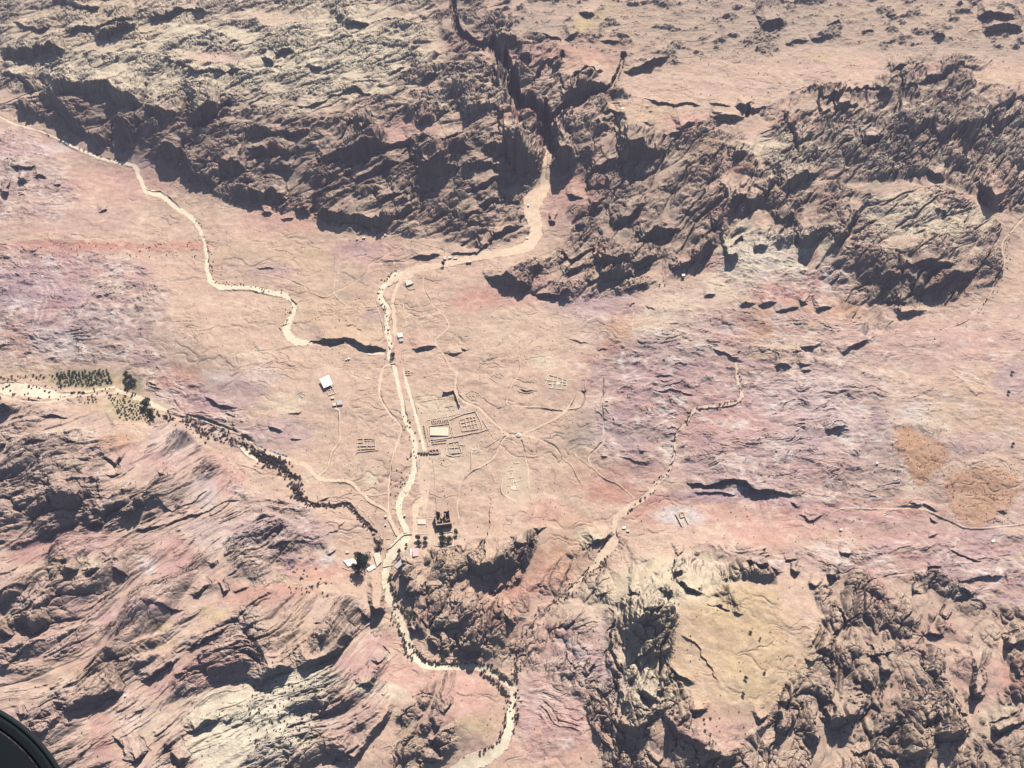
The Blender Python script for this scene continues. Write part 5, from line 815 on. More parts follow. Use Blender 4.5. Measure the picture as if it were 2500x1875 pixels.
def building(name, label, cat, n, cor, h, wm='wallp', rm='white', over=.6, open_side=False, windows=2, door=True, posts=False, pitch=0, group=None):
    """cor: the four roof corners in tile pixels (far-left, far-right, near-right, near-left)"""
    g = on(n, sum(c[0] for c in cor)/4, sum(c[1] for c in cor)/4); z = g.z+h
    P = [unp(*tp(n, *c), z) for c in cor]; c = sum(P, Vector())/4; base = Vector((c.x, c.y, g.z))
    r = thing(name, label, cat, base, group)
    Q = [p-Vector((c.x, c.y, g.z)) for p in P]
    bm = bmesh.new(); hi = [bm.verts.new((q.x, q.y, h+(pitch if i < 2 else 0)+.35)) for i, q in enumerate(Q)]; lo = [bm.verts.new((q.x, q.y, h+(pitch if i < 2 else 0))) for i, q in enumerate(Q)]
    bm.faces.new(hi); bm.faces.new(lo[::-1])
    for i in range(4): bm.faces.new((lo[i], lo[(i+1) % 4], hi[(i+1) % 4], hi[i]))
    mk('roof', bm, rm, r)
    I = [q*(1-over/max(q.length, 1)) for q in Q]
    if posts:
        for i in range(4):
            for t in (0, .5):
                p = I[i].lerp(I[(i+1) % 4], t); bm = bmesh.new(); add_box(bm, (p.x, p.y), (.25, 0), (0, .25), h+(pitch if i < 1 else 0)+2, -2); mk('post', bm, 'steel', r)
    else:
        bm = bmesh.new(); th = .35
        lo = [bm.verts.new((q.x, q.y, -3)) for q in I]; hi = [bm.verts.new((q.x, q.y, h-.003+(pitch if i < 2 else 0))) for i, q in enumerate(I)]
        for i in range(4): bm.faces.new((lo[i], lo[(i+1) % 4], hi[(i+1) % 4], hi[i]))
        wl = mk('wall', bm, wm, r)
        a, b = I[3], I[2]; d = (b-a).normalized(); nrm = Vector((d.y, -d.x, 0))
        for k in range(windows):
            t = (k+.7)/(windows+.8); p = a.lerp(b, t)+nrm*.05; bm = bmesh.new(); add_box(bm, (p.x, p.y), d.xy*.6, nrm.xy*.08, 1.1, h*.45); mk('window', bm, 'glass', r)
        if door:
            p = a.lerp(b, .93 if windows else .5)-d*.6+nrm*.05; bm = bmesh.new(); add_box(bm, (p.x, p.y), d.xy*.5, nrm.xy*.08, min(2.1, h*.8), -.2); mk('door', bm, 'dark', r)
    return r

# -- roofless square temple, the tallest ruin
def temple():
    z0 = on(10, 1530, 1235).z; H0 = 17
    nl = unp(*tp(10, 1473, 1243), z0); nr = unp(*tp(10, 1592, 1226), z0)
    d = (nr-nl); W = d.length; d.normalize(); n = Vector((-d.y, d.x, 0)); D = 31
    r = thing('temple_ruin', 'tall roofless square sandstone temple ruin, its interior in black shadow, above the garden trees', 'ruin', nl.lerp(nr, .5)+n*D/2)
    o = r.location.copy()
    def W_(a, b, th, h0, h1, jag, nm='wall', s=1): return mk(nm, wall_bm(a-o, b-o, th, h0, h1, jag, 3, s), 'temple', r)
    fl, fr = nl+n*D, nr+n*D
    W_(nl+n*1.2, nr+n*1.2, 2.4, H0, H0-1, .05, s=1); W_(nl+d*1.2+n*2.42, fl+d*1.2, 2.4, H0-1, H0+5, .16, s=2); W_(nr-d*1.2+n*2.42, fr-d*1.2, 2.4, H0-1, H0+3, .22, s=3)
    W_(fl+d*2.42-n*1.2, fl+d*W*.33-n*1.2, 2.4, H0+5, H0+3, .3, s=4); W_(fr-d*2.42-n*1.2, fr-d*W*.42-n*1.2, 2.4, H0+2, H0-2, .35, s=5)
    m1 = nl+n*D*.42
    W_(m1+d*2.42, m1+d*W*.40, 2.0, 12, 10, .3, 'partition_wall', 6); W_(m1+d*W*.62, m1+d*(W-2.42), 2.0, 9, 13, .4, 'partition_wall', 7)
    W_(m1+d*W*.40+n*1.02, m1+d*W*.40+n*(D*.5), 1.6, 15, 17, .25, 'partition_wall', 8); W_(m1+d*W*.66+n*1.02, m1+d*W*.66+n*(D*.5), 1.6, 12, 15, .4, 'partition_wall', 9)
    bm = bmesh.new(); bm2 = Vector((0, 0, 0)); cc = nl.lerp(nr, .5)-n*6-o
    for k in range(5): add_box(bm, (cc.x-n.x*k*-.0+n.x*(k*.9), cc.y+n.y*(k*.9)), d.xy*(W*.36-k*.5), n.xy*(5.2-k*.9), .45+.4*k, -.3)
    mk('stairway', bm, 'pale', r)
temple()
# -- great temple terraces
ruin('temple_precinct', 'large walled temple ruin with bright paved court and grid of rooms beside the paved street', 'ruin', 10,
  [[(1572,398),(1680,352),(1772,334)],[(1774,336),(1810,410),(1832,482)],[(1600,528),(1700,512),(1832,484)],[(1565,400),(1592,470),(1605,528)],
   [(1648,400),(1700,385),(1768,374)],[(1648,402),(1670,486)],[(1672,488),(1740,478),(1795,468)],[(1770,376),(1796,466)],[(1655,425),(1775,398)],[(1662,452),(1785,428)],[(1690,388),(1712,482)],[(1722,382),(1745,476)],[(1748,378),(1768,470)],
   [(1400,452),(1420,560)],[(1428,552),(1500,545),(1592,528)],[(1432,568),(1550,552)],[(1436,586),(1545,570)],[(1592,525),(1570,430)],[(1415,447),(1570,428)],[(1380,440),(1400,560),(1410,600)],[(1780,500),(1880,470)],[(1830,400),(1900,520)]],
  3.0, 1.6, 'stone', .3, blocks=[(1424,456,1562,520,1.2)], columns=[(1435+i*14, 412-i*1.2) for i in range(10)]+[(1438+i*14, 430-i*1.2) for i in range(10)]+[(1372+i*3, 450+i*13) for i in range(7)])
ruin('terrace_wall', 'tall dark stepped retaining wall above the levelled terrace', 'wall', 10, [[(1522,196),(1560,200),(1608,182)],[(1608,182),(1628,240),(1650,300)]], 8, 1.6, 'stone', .15)
ruin('garden_ruin', 'low foundation lines of a wide terrace between the street and retaining wall', 'ruin', 10, [[(1350,260),(1470,240),(1540,235)],[(1470,240),(1500,330)],[(1400,400),(1560,370),(1650,350)],[(1540,300),(1600,290)],[(1545,320),(1560,390)],[(1580,300),(1592,350)],[(1480,330),(1610,320)]], 1.4, 1.0, 'pale', .3)
ruin('bath_ruin', 'cluster of low roofless rooms below the great paved court', 'ruin', 10, [[(1560,575),(1640,560),(1665,640)],[(1560,575),(1575,650),(1665,640)],[(1600,570),(1615,645)],[(1570,610),(1655,600)],[(1545,600),(1550,660),(1600,668),(1660,662)],[(1640,580),(1690,590)]], 2.4, 1.2, 'pale', .35)
ruin('round_ruin', 'ring of small curved foundation stones south of the pillared gate', 'ruin', 10, [[(1485,720),(1500,700),(1560,690),(1600,715)],[(1500,730),(1540,750),(1590,738)],[(1550,705),(1560,725)]], 1.3, 1.0, 'stone', .4)
ruin('stone_footing', 'faint square footing with cross walls on the slope right of the bath rooms', 'ruin', 10, [[(1745,600),(1795,590),(1805,640),(1755,652),(1745,600)],[(1770,596),(1780,646)],[(1750,625),(1800,616)]], 1.3, 1.0, 'pale', .3)
gate = ruin('monumental_gate', 'line of four stout dark gateway piers across the end of the paved street', 'gate', 10, [[(1326,652),(1345,651)]], 4, 2.2, 'temple', .1, part='wall')
for x in (1358, 1378, 1402):
    p = on(10, x, 652)-gate.location; bm = bmesh.new(); add_box(bm, (p.x, p.y), (2.0, 0), (0, 2.6), 8.5, p.z-2); mk('pier', bm, 'temple', gate)
ruin('gatehouse_ruin', 'small block of roofless rooms standing right beside the gateway piers', 'ruin', 10, [[(1415,635),(1488,628),(1490,655),(1418,660),(1415,635)],[(1440,632),(1443,658)],[(1464,630),(1467,656)]], 4, 1.6, 'temple', .3)
ruin('lion_temple_ruin', 'ruin of long parallel walls alone on the slope left of the river bed', 'ruin', 10, [[(855,548),(960,540),(1002,548)],[(860,575),(905,572)],[(920,560),(990,556)],[(858,602),(1000,596)],[(860,625),(1005,618)],[(856,650),(930,640),(1020,632)],[(860,548),(858,652)],[(905,545),(908,600)],[(935,560),(938,615)],[(965,556),(968,612)],[(998,550),(1004,632)],[(880,606),(884,640)]], 3.2, 1.5, 'stone', .3)
ruin('hilltop_ruin', 'pale roofless rooms crowded on the rounded hilltop', 'ruin', 11, [[(445,50),(500,66),(585,92)],[(420,90),(500,96),(580,110)],[(440,120),(580,130)],[(438,148),(560,160)],[(445,50),(412,130)],[(480,62),(470,150)],[(510,70),(505,155)],[(545,82),(540,158)],[(582,92),(572,160)]], 2.6, 1.3, 'pale', .35, blocks=[(500,98,528,118,.8)])
ruin('scattered_ruin', 'jumbled low circle of ruined rooms left of the curving footpath fork', 'ruin', 10, [[(1700,200),(1740,170),(1800,190),(1818,225)],[(1705,215),(1740,245),(1790,250)],[(1730,190),(1745,235)],[(1765,185),(1775,240)],[(1720,215),(1800,210)]], 1.8, 1.2, 'stone', .4)
ruin('cistern_ruin', 'small zigzag of broken foundation walls between two upper footpaths', 'ruin', 6, [[(1890,1480),(1960,1455),(1990,1480)],[(1885,1495),(1930,1530)],[(1920,1480),(1975,1500)],[(1950,1460),(1940,1510)]], 1.6, 1.1, 'stone', .3)
ruin('village_ruin', 'pale rubble patch with roofless rooms on the slope below the white tent', 'ruin', 11, [[(125,790),(165,785)],[(130,850),(180,840),(185,870)],[(160,880),(230,860)],[(150,930),(200,940)],[(165,870),(170,935)],[(190,865),(200,935)],[(120,905),(150,900)],[(180,735),(215,730)]], 1.6, 1.2, 'pale', .35, blocks=[(150,905,190,930,.6)])
ruin('foundation_ruin', 'tiny pair of open stone rooms left of the big white shelter', 'ruin', 10, [[(400,190),(425,180),(465,205),(440,222),(400,190)],[(425,200),(450,190)]], 1.5, 1.0, 'pale', .3)
ruin('street_ruin', 'row of small stone shop rooms beside the top of the pink paved strip', 'ruin', 10, [[(1228,20),(1265,15),(1268,45),(1232,52)],[(1245,18),(1250,50)],[(1228,35),(1266,30)]], 2.4, 1.2, 'stone', .3)
ruin('white_rock_ruin', 'dark open square chamber cut in the pale triangular outcrop', 'ruin', 11, [[(1450,1115),(1480,1108),(1490,1140)],[(1450,1115),(1458,1150),(1490,1142)],[(1420,1120),(1470,1225)],[(1490,1140),(1520,1200)]], 3, 1.4, 'stone', .1)
ruin('ledge_ruin', 'curved ruined terrace wall on the mound west of the hilltop rooms', 'wall', 11, [[(190,140),(215,178),(260,188),(300,182),(350,165)],[(245,100),(328,103)]], 2.4, 1.3, 'stone', .3)
ruin('mound_ruin', 'tiny stone ring on a pale knoll in the left hillside', 'ruin', 5, [[(785,830),(800,848),(840,845),(858,820)],[(805,815),(825,805)]], 1.6, 1.2, 'pale', .3)
ruin('channel_wall', 'long straight dark boundary wall beside the temple precinct path', 'wall', 10, [[(1440,690),(1455,800),(1465,960),(1475,1080)]], 2.0, 1.0, 'stone', .2)
ruin('platform_ruin', 'pale rectangular altar platform in front of the tall temple', 'ruin', 10, [[(1308,1150),(1450,1148)],[(1308,1150),(1310,1260)],[(1450,1148),(1455,1240)],[(1400,1165),(1440,1163)],[(1320,1280),(1410,1275)]], 1.4, 1.0, 'pale', .2, blocks=[(1325,1168,1388,1205,1.8)])
ruin('garden_wall', 'low wall squares enclosing the green garden trees below the tall temple', 'wall', 10, [[(1455,1275),(1600,1262)],[(1455,1275),(1455,1365)],[(1485,1272),(1488,1370)],[(1600,1262),(1600,1375)],[(1455,1368),(1600,1375)],[(1545,1268),(1548,1300)]], 1.6, .8, 'pale', .05)
ruin('embankment_wall', 'long curved stone embankment wall crossing the pale river bed', 'wall', 10, [[(1092,1396),(1120,1382),(1160,1345),(1200,1300),(1225,1282),(1282,1278)]], 3.2, 1.2, 'stone', .05)
ruin('weir', 'low pale straight weir across the river bed below the restaurant', 'weir', 10, [[(1060,1532),(1100,1522),(1140,1512)]], 2.0, 1.8, 'pale', .02)
ruin('river_wall', 'thin curved flood wall beside the little settlement at the river junction', 'wall', 10, [[(1020,1260),(1040,1295),(1060,1330)],[(1080,1310),(1110,1308)]], 2.0, 1.0, 'stone', .05)
ruin('bank_wall', 'thin stone bank wall following the bend of the upper left track', 'wall', 5, [[(1130,40),(1180,55),(1245,56),(1275,85)]], 2.0, 1.0, 'stone', .1)
ruin('bridge_parapet', 'short dark bridge wall beside the round tree at the street head', 'wall', 10, [[(1118,-35),(1152,-38)]], 3.0, 2.0, 'stone', .05)

# -- roofed buildings
building('church_shelter', 'big white square sheet roof on posts over the excavated church', 'shelter', 10, [(568,84),(640,50),(674,120),(602,152)], 8, 'wallp', 'white', 1.0, posts=True, pitch=1.5)
ruin('church_ruin', 'small open stone court attached below the big white shelter', 'ruin', 10, [[(615,155),(668,140),(695,190),(642,208),(615,155)],[(632,170),(680,155)],[(650,148),(662,200)]], 2.6, 1.2, 'pale', .2)
building('site_office', 'grey flat roofed stone building below the big white shelter', 'building', 10, [(700,246),(742,240),(746,276),(704,282)], 4, 'wallp', 'grey')
building('store_hut', 'tiny pale flat hut left of the grey roofed building', 'hut', 10, [(668,268),(696,262),(698,284),(670,288)], 3, 'wallp', 'cream', windows=1)
building('guard_hut', 'small cream hut midway between white shelter and grey building', 'hut', 10, [(655,218),(680,215),(682,230),(658,233)], 3, 'wallp', 'cream', windows=1)
building('rest_house', 'cream roofed house inside the walled yard near the track bend', 'house', 6, [(1228,742),(1272,738),(1292,764),(1240,782)], 4.5, 'wallp', 'cream')
ruin('yard_wall', 'angled stone yard wall around the cream roofed house', 'wall', 6, [[(1218,745),(1218,770),(1260,815)],[(1260,815),(1302,812),(1298,770),(1270,740)]], 2.0, 1.0, 'dark' if False else 'stone', .05)
building('ticket_house', 'white square roofed hut right beside the straight main track', 'building', 6, [(1168,1148),(1208,1144),(1213,1176),(1174,1182)], 4, 'wallp', 'white')
building('toilet_block', 'small dark sided hut directly below the white square roofed hut', 'hut', 6, [(1182,1192),(1210,1188),(1214,1210),(1186,1214)], 3, 'wallp', 'grey', windows=1)
building('museum', 'pink flat roofed building at the foot of the rock block', 'building', 10, [(1285,1386),(1332,1384),(1334,1444),(1288,1450)], 4.5, 'wallp', 'pink')
building('museum_shed', 'thin pale lean-to left of the pink roofed building', 'shed', 10, [(1266,1392),(1282,1388),(1284,1438),(1268,1444)], 3, 'wallp', 'white', windows=1)
building('long_house', 'long grey roofed building slanting along the river bank', 'building', 10, [(1142,1524),(1222,1446),(1250,1470),(1168,1545)], 3.5, 'wallp', 'grey', windows=3)
building('restaurant', 'pale angular restaurant roof right of the great dark tree', 'building', 10, [(985,1432),(1032,1402),(1046,1490),(1012,1528)], 4, 'wallp', 'cream', windows=3)
building('restaurant_canopy', 'grey white rounded terrace canopy left of the great dark tree', 'canopy', 10, [(752,1482),(830,1462),(868,1505),(790,1528)], 3.5, 'wallp', 'white', posts=True)
building('kitchen_roof', 'narrow white stepped roof above the great dark tree', 'building', 10, [(862,1440),(930,1418),(945,1450),(878,1470)], 3.5, 'wallp', 'cream')
building('terrace_roof', 'small white slatted roof at the lower right of the great dark tree', 'canopy', 10, [(930,1545),(985,1510),(1005,1535),(950,1568)], 3, 'wallp', 'white', posts=True)
ruin('restaurant_wall', 'thin low garden wall under the rounded terrace canopy', 'wall', 10, [[(745,1535),(800,1558),(850,1560)]], 1.6, .8, 'pale', .02)
building('river_platform', 'small pale square platform roof at the lower end of the main wadi', 'platform', 10, [(1213,1232),(1247,1230),(1250,1266),(1217,1270)], 1.6, 'wallp', 'cream', windows=0, door=False)
HUTS = [(10,1068,1128,22,20,'cream','tiny cream hut left of the dirt road fork near the river junction'),(10,1215,1122,20,18,'cream','tiny cream hut right of the main wadi bend above the tall temple path'),
 (10,1070,1196,16,16,'white','tiny white box just above the river junction'),(11,1008,1216,34,22,'white','white house on the rock edge above the pale sandy fan'),(11,1040,1240,30,20,'cream','cream annexe below the white house on the rock edge'),
 (12,1070,718,22,18,'white','lone white hut in the middle of the pink hillside at right'),(12,1960,1318,34,24,'white','pale blue white hut on the rocks at the far right'),(12,790,1232,24,18,'white','white hut below the red track on the right hand rocks'),
 (7,1468,690,30,20,'white','white hut tucked under the foot of the upper right cliff'),(13,955,1092,22,18,'white','lone white box in the lower left valley'),(6,898,402,28,14,'cream','pale hut in the open below the big cliff'),
 (6,848,415,24,10,'stone','brown hut left of the pale hut below the big cliff'),(6,1068,382,14,14,'white','tiny white box at the very foot of the big cliff'),(6,1525,555,24,26,'cream','cream kiosk at the left end of the trackside row'),
 (6,1562,556,30,16,'white','white kiosk second in the trackside row'),(6,1600,560,40,16,'cream','long cream kiosk at the right of the trackside row'),(3,276,1572,16,16,'white','white tent alone on the wide sandy track'),(7,266,404,22,16,'white','white stall roof where the track meets the rock outcrop'),
 (6,786,1336,20,14,'white','white hut right of a pair on the left bank plain'),(6,768,1344,14,12,'cream','cream hut left of a pair on the left bank plain'),(6,1700,588,50,14,'cream','low pale stone kiosk below the bending track'),(10,170,1,1,1,None,None),
 (10,770,1405,28,20,'cream','small cream hut above the rounded canopy'),(3,1000,828,30,14,'white','white tin hut on the plateau above the gorge track')]
for n, x, y, w_, h_, m, lab in HUTS:
    if not m: continue
    w_ *= .8; h_ *= .8
    building('hut', lab, 'hut', n, [(x, y+3), (x+w_, y), (x+w_+2, y+h_), (x+2, y+h_+3)], 3, 'wallp', m, windows=1)
# -- round white tent on the footpath junction
g_ = on(11, 208, 522); t_ = thing('bedouin_tent', 'bright white pointed tent on the footpath junction', 'tent', g_)
bm = bmesh.new(); bmesh.ops.create_cone(bm, cap_ends=False, segments=10, radius1=5.5, radius2=.3, depth=3.2, matrix=Matrix.Translation((0, 0, 4.0))); mk('canopy', bm, 'white', t_)
bm = bmesh.new(); bmesh.ops.create_cone(bm, cap_ends=False, segments=10, radius1=5.2, radius2=5.4, depth=4.4, matrix=Matrix.Translation((0, 0, .2))); mk('side_cloth', bm, 'cream', t_)
bm = bmesh.new(); bmesh.ops.create_cone(bm, cap_ends=True, segments=6, radius1=.12, radius2=.12, depth=7, matrix=Matrix.Translation((0, 0, 2.8))); mk('pole', bm, 'dark', t_)
# -- market stalls along the dirt road
def stall(n, x, y, m, lab, rz):
    r = thing('market_stall', lab, 'stall', on(n, x, y), 'stalls in the roadside row', rz)
    bm = bmesh.new(); vs = [bm.verts.new(p) for p in ((-2.4, -2, 2.5), (2.4, -2, 2.5), (2.4, 0, 3.3), (-2.4, 0, 3.3), (2.4, 2, 2.5), (-2.4, 2, 2.5))]; bm.faces.new((vs[0], vs[1], vs[2], vs[3])); bm.faces.new((vs[3], vs[2], vs[4], vs[5]))
    bmesh.ops.solidify(bm, geom=bm.faces[:], thickness=.08); mk('awning', bm, m, r)
    for sx in (-2.2, 2.2):
        for sy in (-1.8, 1.8):
            bm = bmesh.new(); add_box(bm, (sx, sy), (.07, 0), (0, .07), 2.9, -.4); mk('post', bm, 'steel', r)
    bm = bmesh.new(); add_box(bm, (0, -1.2), (1.9, 0), (0, .5), 1.2, -.3); mk('counter', bm, 'dark', r)
for k, (x, y, m, w_) in enumerate([(226,646,'blue','blue awning stall at the left end of the roadside row'),(240,651,'white','white awning stall second in the roadside row'),(254,654,'blue','blue awning stall third in the roadside row'),(268,657,'white','white awning stall fourth in the roadside row'),(288,661,'blue','blue awning stall fifth in the roadside row'),(312,664,'white','white awning stall at the right end of the roadside row')]):
    stall(10, x, y, m, w_, -.4)

# ------------------------------------------------------------------ plants
def leaf_crown(rad, hgt, n, leaf, seed, lumps=5, base=.15):
    rr = random.Random(seed); bm = bmesh.new()
    cs = [(rr.uniform(-.55, .55)*rad, rr.uniform(-.55, .55)*rad, (base+rr.uniform(.2, .65))*hgt, rr.uniform(.35, .62)) for _ in range(lumps)]
    for i in range(n):
        cx, cy, cz, s = cs[i % lumps]
        d = Vector((rr.gauss(0, 1), rr.gauss(0, 1), rr.gauss(0, 1))).normalized()*rr.random()**.33
        p = Vector((cx+d.x*s*rad, cy+d.y*s*rad, cz+d.z*s*hgt*.55)); 
        if p.z < 0.02: p.z = .02
        e = Vector((rr.gauss(0, 1), rr.gauss(0, 1), rr.gauss(0, 1))).normalized(); f = e.orthogonal().normalized(); g2 = e.cross(f); l = leaf*rr.uniform(.6, 1.3)
        bm.faces.new([bm.verts.new(p+f*l), bm.verts.new(p+g2*l*.7), bm.verts.new(p-f*l), bm.verts.new(p-g2*l*.7)])
    return bm
def trunk_bm(h, r0, limbs, seed):
    rr = random.Random(seed); bm = bmesh.new()
    def seg(a, b, ra, rb):
        d = (b-a); q = d.to_track_quat('Z', 'Y').to_matrix().to_4x4()
        bmesh.ops.create_cone(bm, cap_ends=True, segments=6, radius1=ra, radius2=rb, depth=d.length, matrix=Matrix.Translation((a+b)/2) @ q)
    top = Vector((rr.uniform(-.1, .1)*h, rr.uniform(-.1, .1)*h, h*.5)); seg(Vector((0, 0, -.08*h)), top, r0, r0*.65)
    for k in range(limbs):
        a = 6.28*k/limbs+rr.random(); seg(top*.95, Vector((math.cos(a)*h*.32, math.sin(a)*h*.32, h*rr.uniform(.75, .9))), r0*.5, r0*.12)
    return bm
def mesh_of(bm, name, m):
    me = bpy.data.meshes.new(name); bm.to_mesh(me); bm.free(); me.materials.append(M[m]); return me
# unit plants: radius about 1 m, height about 1.3 m
PL = {}
for kind, leafm in (('brown', 'brown'), ('olive', 'olive'), ('green', 'green')):
    PL[kind] = [(mesh_of(leaf_crown(1.0, 1.15, 130, .2, 10*k+len(kind), 6), 'crown', leafm), mesh_of(trunk_bm(1.0, .07, 4, k), 'trunk', 'trunk')) for k in range(3)]
BIG = {kind: [(mesh_of(leaf_crown(1.0, 1.5, 900, .10, 77+k, 9, .3), 'crown', kind), mesh_of(trunk_bm(1.5, .09, 6, k+9), 'trunk', 'trunk')) for k in range(2)] for kind in ('green', 'olive', 'brown')}
def plant(name, lab, cat, group, p, r, kind, big=False, hs=1.0):
    cr, tr = random.choice(BIG[kind] if big else PL[kind])
    e = bpy.data.objects.new(name, None); COLL.objects.link(e); e.location = p; e.rotation_euler = (0, 0, random.uniform(0, 6.28)); e.scale = (r, r*random.uniform(.8, 1.15), r*hs)
    tag(e, lab, cat, group)
    for nm, me in (('crown', cr), ('trunk', tr)):
        o = bpy.data.objects.new(nm, me); COLL.objects.link(o); o.parent = e
    return e
BIGT = [(10,905,1530,15,'green',2.0,'huge dense dark green tree shading the restaurant roofs'),(10,935,1490,10,'green',1.6,'dark green tree touching the upper right of the huge restaurant tree'),(10,868,1570,10,'green',1.4,'dark green tree at the lower left of the huge restaurant tree'),
 (10,1035,1365,8,'brown',1.3,'brownish tree on the river bank above the restaurant'),(10,1030,1400,6,'brown',1.2,'smaller brownish tree right above the restaurant roof'),(10,1512,1292,6,'green',1.6,'green garden tree at upper left inside the wall squares'),(10,1515,1330,7,'green',1.6,'green garden tree at left middle inside the wall squares'),
 (10,1562,1340,8,'green',1.4,'widest green garden tree at the lower right of the wall squares'),(10,1520,1362,5,'green',1.4,'small green garden tree at the bottom of the wall squares'),(10,1624,1288,6,'green',1.5,'green tree against the rocks right of the garden walls'),(10,1334,1322,6,'olive',1.4,'olive tree at top of the left row below the altar platform'),
 (10,1335,1360,6,'olive',1.4,'olive tree at bottom of the left row below the altar platform'),(10,1386,1322,5,'olive',1.4,'olive tree at top of the right row below the altar platform'),(10,1386,1362,5,'olive',1.4,'olive tree at bottom of the right row below the altar platform'),
 (10,1190,1420,5,'olive',1.3,'round grey green tree in the river bed near the long grey roof'),(10,1238,1375,4,'brown',1.3,'small dark tree above the long grey roof'),(6,1132,1335,7,'green',1.3,'lone round dark tree at the head of the pink paved strip'),(6,1524,634,5.5,'olive',1.5,'lone spreading tree beside the wide track below the kiosks'),
 (9,1135,300,11,'green',1.3,'largest dark tree clump between orchard rows and pale track'),(9,1165,350,9,'green',1.2,'dark tree just below the largest clump by the orchard'),(9,1110,330,7,'green',1.2,'dark tree left of the largest clump by the orchard'),(9,1180,385,6,'green',1.2,'smallest tree at the lower tip of the orchard clump'),
 (9,975,70,8,'green',1.1,'bushy green tree at the upper left of the green hollow'),(9,1010,95,9,'green',1.1,'bushy green tree in the middle of the green hollow'),(9,1040,120,8,'green',1.1,'bushy green tree at the lower right of the green hollow'),(9,1000,135,7,'green',1.1,'bushy green tree at the bottom of the green hollow'),
 (14,1275,485,7,'green',1.2,'bright green tree at the foot of the rocks by the lower wadi bend'),(14,1250,460,5,'green',1.1,'small green tree left of the bright green one by the lower wadi'),(14,1300,500,4.5,'green',1.1,'small green tree right of the bright green one by the lower wadi'),(14,2095,1265,4.5,'green',1.3,'round dark green tree on the right bank of the lower wadi'),
 (14,1520,815,4,'green',1.2,'small dark green tree under the square shadowed cliff'),(8,2115,1457,4,'brown',1.2,'upper lone dark tree on the bare slope at the right edge'),(8,2090,1608,4,'brown',1.2,'middle lone dark tree on the bare slope at the right edge'),(12,2125,590,3.6,'brown',1.2,'lower lone dark tree on the bare slope at the right edge'),
 (16,60,970,4.0,'brown',1.2,'largest lone bush on the smooth tan plateau'),(16,205,938,2.6,'brown',1.2,'small bush right of the largest one on the tan plateau'),(16,95,618,3,'brown',1.2,'bush at the upper end of a pair on the tan plateau'),(16,168,672,2.8,'brown',1.2,'bush at the lower end of a pair on the tan plateau'),
 (7,1298,788,2.8,'brown',1.2,'left bush of a pair below the upper right cliff foot'),(7,1336,780,2.4,'brown',1.2,'right bush of a pair below the upper right cliff foot'),(16,1105,1035,5,'green',1.1,'bright green bush in the cleft among the lower right rocks'),(15,1935,1100,3.6,'brown',1.1,'bush at the foot of the left plateau cliffs'),(12,202,1413,4,'brown',1.1,'lone dark bush on the grey patch above the plateau cliffs')]
for n, x, y, r, kind, hs, lab in BIGT: plant('tree' if 'tree' in lab else 'bush', lab, 'tree' if 'tree' in lab else 'bush', None, on(n, x, y), r, kind, True, hs)

shrubs = []                                            # (u, v, radius m, kind, group index)
GR = []
def group(lab, grp): GR.append((lab, grp)); return len(GR)-1
def along(n, pts, count, spread, r0, r1, kind, gi, soft=0):
    P = tile(n, pts); L = [math.hypot(b[0]-a[0], b[1]-a[1]) for a, b in zip(P[:-1], P[1:])]; T = sum(L)
    for _ in range(count):
        t = random.random()*T
        for (a, b), l in zip(zip(P[:-1], P[1:]), L):
            if t <= l: break
            t -= l
        q = t/max(l, 1e-6); s = spread*K/2; u = a[0]+(b[0]-a[0])*q; v = a[1]+(b[1]-a[1])*q
        nx, ny = -(b[1]-a[1])/max(l, .1), (b[0]-a[0])/max(l, .1); w_ = random.gauss(0, .6)*s
        shrubs.append((u+nx*w_, v+ny*w_, random.uniform(r0, r1)**1, kind, gi))
def scatter(n, x0, y0, x1, y1, count, r0, r1, kind, gi):
    for _ in range(count):
        u, v = tp(n, random.uniform(x0, x1), random.uniform(y0, y1)); shrubs.append((u, v, random.uniform(r0, r1), kind, gi))
g1 = group('brown shrub in belt below left canyon road', 'shrubs in the canyon belt')
along(9, [(1150,330),(1300,370),(1500,430),(1650,500),(1850,560),(1950,640),(2100,700),(2212,740)], 150, 60, 2.0, 4.2, 'brown', g1)
along(9, [(1430,430),(1550,500),(1700,530),(1830,570)], 60, 110, 1.6, 3.4, 'brown', g1)
along(10, [(0,600),(120,680),(260,700),(330,740)], 46, 50, 2.0, 4.0, 'brown', g1)
along(10, [(100,690),(250,760),(340,820),(395,880),(390,960),(430,1030)], 230, 80, 1.8, 3.6, 'brown', g1)
g2 = group('purple brown shrub in gully above restaurant', 'shrubs in the winding gully')
along(10, [(400,980),(450,1050),(560,1060),(700,1050),(790,1060),(850,1120),(900,1190),(960,1230),(990,1260)], 110, 34, 1.8, 3.4, 'brown', g2)
along(10, [(985,1270),(1000,1330),(1015,1345)], 12, 14, 1.8, 3.0, 'brown', g2)
g3 = group('brown shrub on lowest wadi bank', 'shrubs on the lower wadi banks')
along(14, [(1180,560),(1215,680),(1250,780),(1290,830)], 44, 34, 1.4, 3.0, 'brown', g3)
along(14, [(1260,700),(1330,790),(1420,850),(1600,855),(1800,850),(1900,880)], 80, 34, 1.4, 3.0, 'brown', g3)
along(14, [(1820,920),(1900,990),(1980,1060),(2030,1130)], 60, 44, 1.4, 3.0, 'brown', g3); along(14, [(1900,900),(1990,960),(2060,1020)], 40, 40, 1.5, 3.2, 'brown', g3)
along(14, [(2020,1130),(2010,1250),(1990,1370),(1960,1440),(1800,1560)], 50, 40, 1.2, 2.6, 'brown', g3); along(14, [(2090,1050),(2080,1250),(2060,1400)], 30, 50, 1.2, 2.4, 'brown', g3); along(14, [(2090,760),(2090,900),(2080,1000)], 40, 50, 1.4, 3.0, 'brown', g3)
g4 = group('grey green shrub under the rock block', 'shrubs beneath the rock block')
